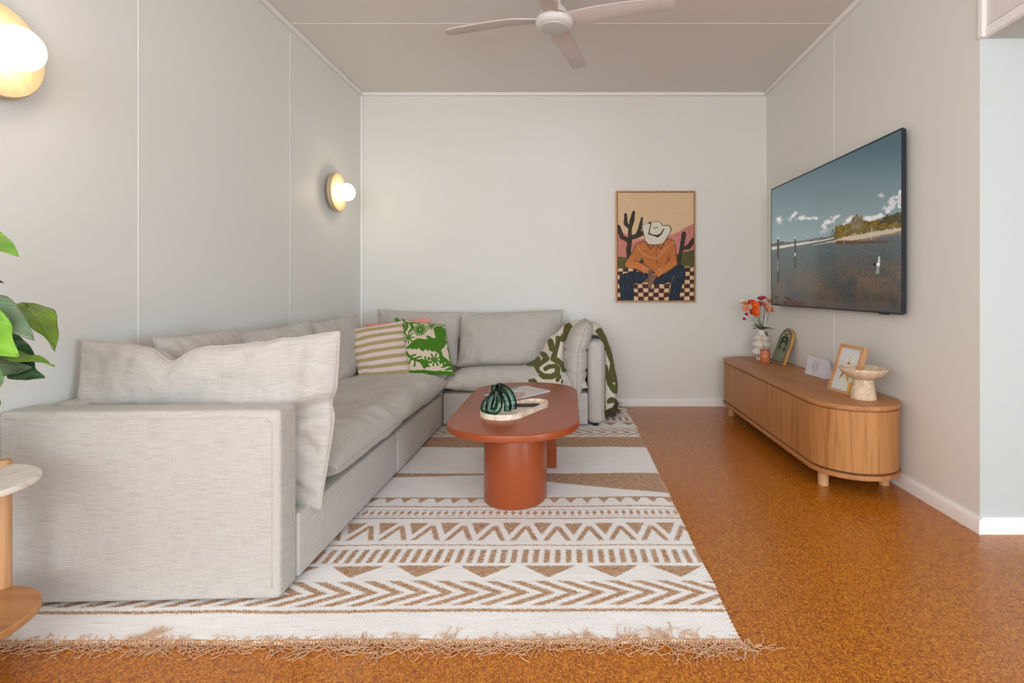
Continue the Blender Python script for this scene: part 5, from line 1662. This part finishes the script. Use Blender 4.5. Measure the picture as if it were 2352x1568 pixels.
# ------------------------------------------------------------------ potted plant on the side table
pp = empty('potted_plant', (SX - .04, SY, .503), label='potted plant with large glossy green heart-shaped leaves on the side table', cat='plant')
pcx, pcy = SX - .055, SY - .01
lathe('pot', [(0, .5035), (.060, .5035), (.065, .507), (.082, .62), (.084, .64), (.080, .642), (.076, .62), (0, .615)], plain('grey_pot', (190, 186, 180), .6), pp, seg=48, center=(pcx, pcy, 0))
def leaf_mat(name, c1, c2, tr=.0):
    t = NT(name)
    uv = t.n('ShaderNodeTexCoord'); sp = t.n('ShaderNodeSeparateXYZ'); t.l(uv.outputs['UV'], sp.inputs[0])
    au = t.math('ABSOLUTE', t.math('SUBTRACT', sp.outputs[0], .5))
    vein = t.math('SINE', t.math('MULTIPLY', t.math('SUBTRACT', sp.outputs[1], t.math('MULTIPLY', au, .9)), 70))
    vn = t.math('GREATER_THAN', vein, .93); mid = t.math('LESS_THAN', au, .012)
    n_ = t.noise(t.coord('Object'), 18, 3)
    base = t.ramp(n_, [(.3, lin(c1)), (.7, lin(c2))])
    base = t.mix(t.math('MULTIPLY', t.math('MAXIMUM', vn, mid), .30), base, lin((168, 196, 110)))
    t.set(col=base, rough=.32, spec=.5)
    t.bump(vein, .25, .001)
    return t.m
LM = [leaf_mat('leaf_bright', (96, 156, 40), (128, 178, 52)), leaf_mat('leaf_mid', (64, 104, 50), (92, 128, 70)), leaf_mat('leaf_dark', (26, 62, 36), (40, 80, 46)), leaf_mat('leaf_olive', (84, 116, 30), (108, 136, 40)), leaf_mat('leaf_grey', (86, 110, 84), (112, 134, 106))]
def leaf(base, tip, width, nrm, mat, curl=.02, fold=.35, stemfrom=None, heart=.12):
    base, tip = Vector(base), Vector(tip)
    d = tip - base; L = d.length; d.normalize()
    nn = Vector(nrm); nn = (nn - d * nn.dot(d)).normalized(); s = d.cross(nn).normalized()
    nu_, nv_ = 25, 13
    P = np.zeros((nv_, nu_, 3)); UV = np.zeros((nv_, nu_, 2))
    for j_ in range(nv_):
        w = (j_ / (nv_ - 1)) * 2 - 1
        for i_ in range(nu_):
            t_ = i_ / (nu_ - 1)
            hw = width / 2 * (math.sin(math.pi * t_ ** .62) ** .85) * (1 - .25 * t_) * 1.15 if 0 < t_ < 1 else 0
            back = -heart * L * abs(w) ** 1.5 * (1 - t_) ** 3
            p = base + d * (L * t_ + back) + s * (hw * w) + nn * (abs(w) * hw * fold + curl * math.sin(math.pi * t_) + .006 * math.sin(t_ * 14 + w * 3) * abs(w))
            P[j_, i_] = p; UV[j_, i_] = (w * .5 + .5, t_)
    me = grid_me(P, UV)
    o = link('leaf', me, mat, pp)
    md = o.modifiers.new('solid', 'SOLIDIFY'); md.thickness = .0012
    sf = Vector(stemfrom) if stemfrom else Vector((pcx, pcy, .62))
    mid = (sf + base) / 2 + Vector((0, 0, .05))
    tube('leaf_stalk', [spline([tuple(sf), tuple(mid), tuple(base)], 10)], [np.linspace(.004, .0022, 21)], LM[1], pp, sides=8)
Y0 = 1.42
def A_(px, py, Y=Y0): return tuple(at(px, py, Y))
leaf(A_(-95, 556, 1.40), A_(42, 585, 1.38), .105, (.3, -.5, .9), LM[0], .012, .20)
leaf(A_(-75, 640, 1.50), A_(6, 648, 1.50), .05, (0, -1, .4), LM[2])
leaf(A_(62, 705, 1.50), A_(127, 804, 1.46), .070, (.9, -.35, .5), LM[3], .014, .30)
leaf(A_(-80, 700, 1.40), A_(78, 778, 1.38), .110, (.2, -.6, .9), LM[4], .014, .12)
leaf(A_(-70, 730, 1.36), A_(40, 820, 1.34), .110, (.1, -1, .5), LM[0], .006, .10)
leaf(A_(-30, 790, 1.48), A_(82, 820, 1.50), .085, (.1, -.6, .8), LM[2], .01, .2)
leaf(A_(-40, 822, 1.40), A_(125, 838, 1.42), .050, (.0, -.35, 1), LM[3], .012, .25)
leaf(A_(-60, 836, 1.42), A_(70, 846, 1.44), .070, (.1, -.9, -.2), LM[4], -.01, .15)
leaf(A_(30, 832, 1.46), A_(100, 868, 1.46), .066, (.2, -1, .1), LM[2], .006, .2)
leaf(A_(-35, 830, 1.36), A_(-4, 932, 1.34), .075, (.2, -1, .2), LM[1], .008, .2)
leaf(A_(-60, 600, 1.30), A_(-180, 520, 1.30), .10, (-.2, -.8, .6), LM[0])
leaf(A_(-80, 760, 1.30), A_(-220, 800, 1.28), .10, (-.2, -.8, .6), LM[1])
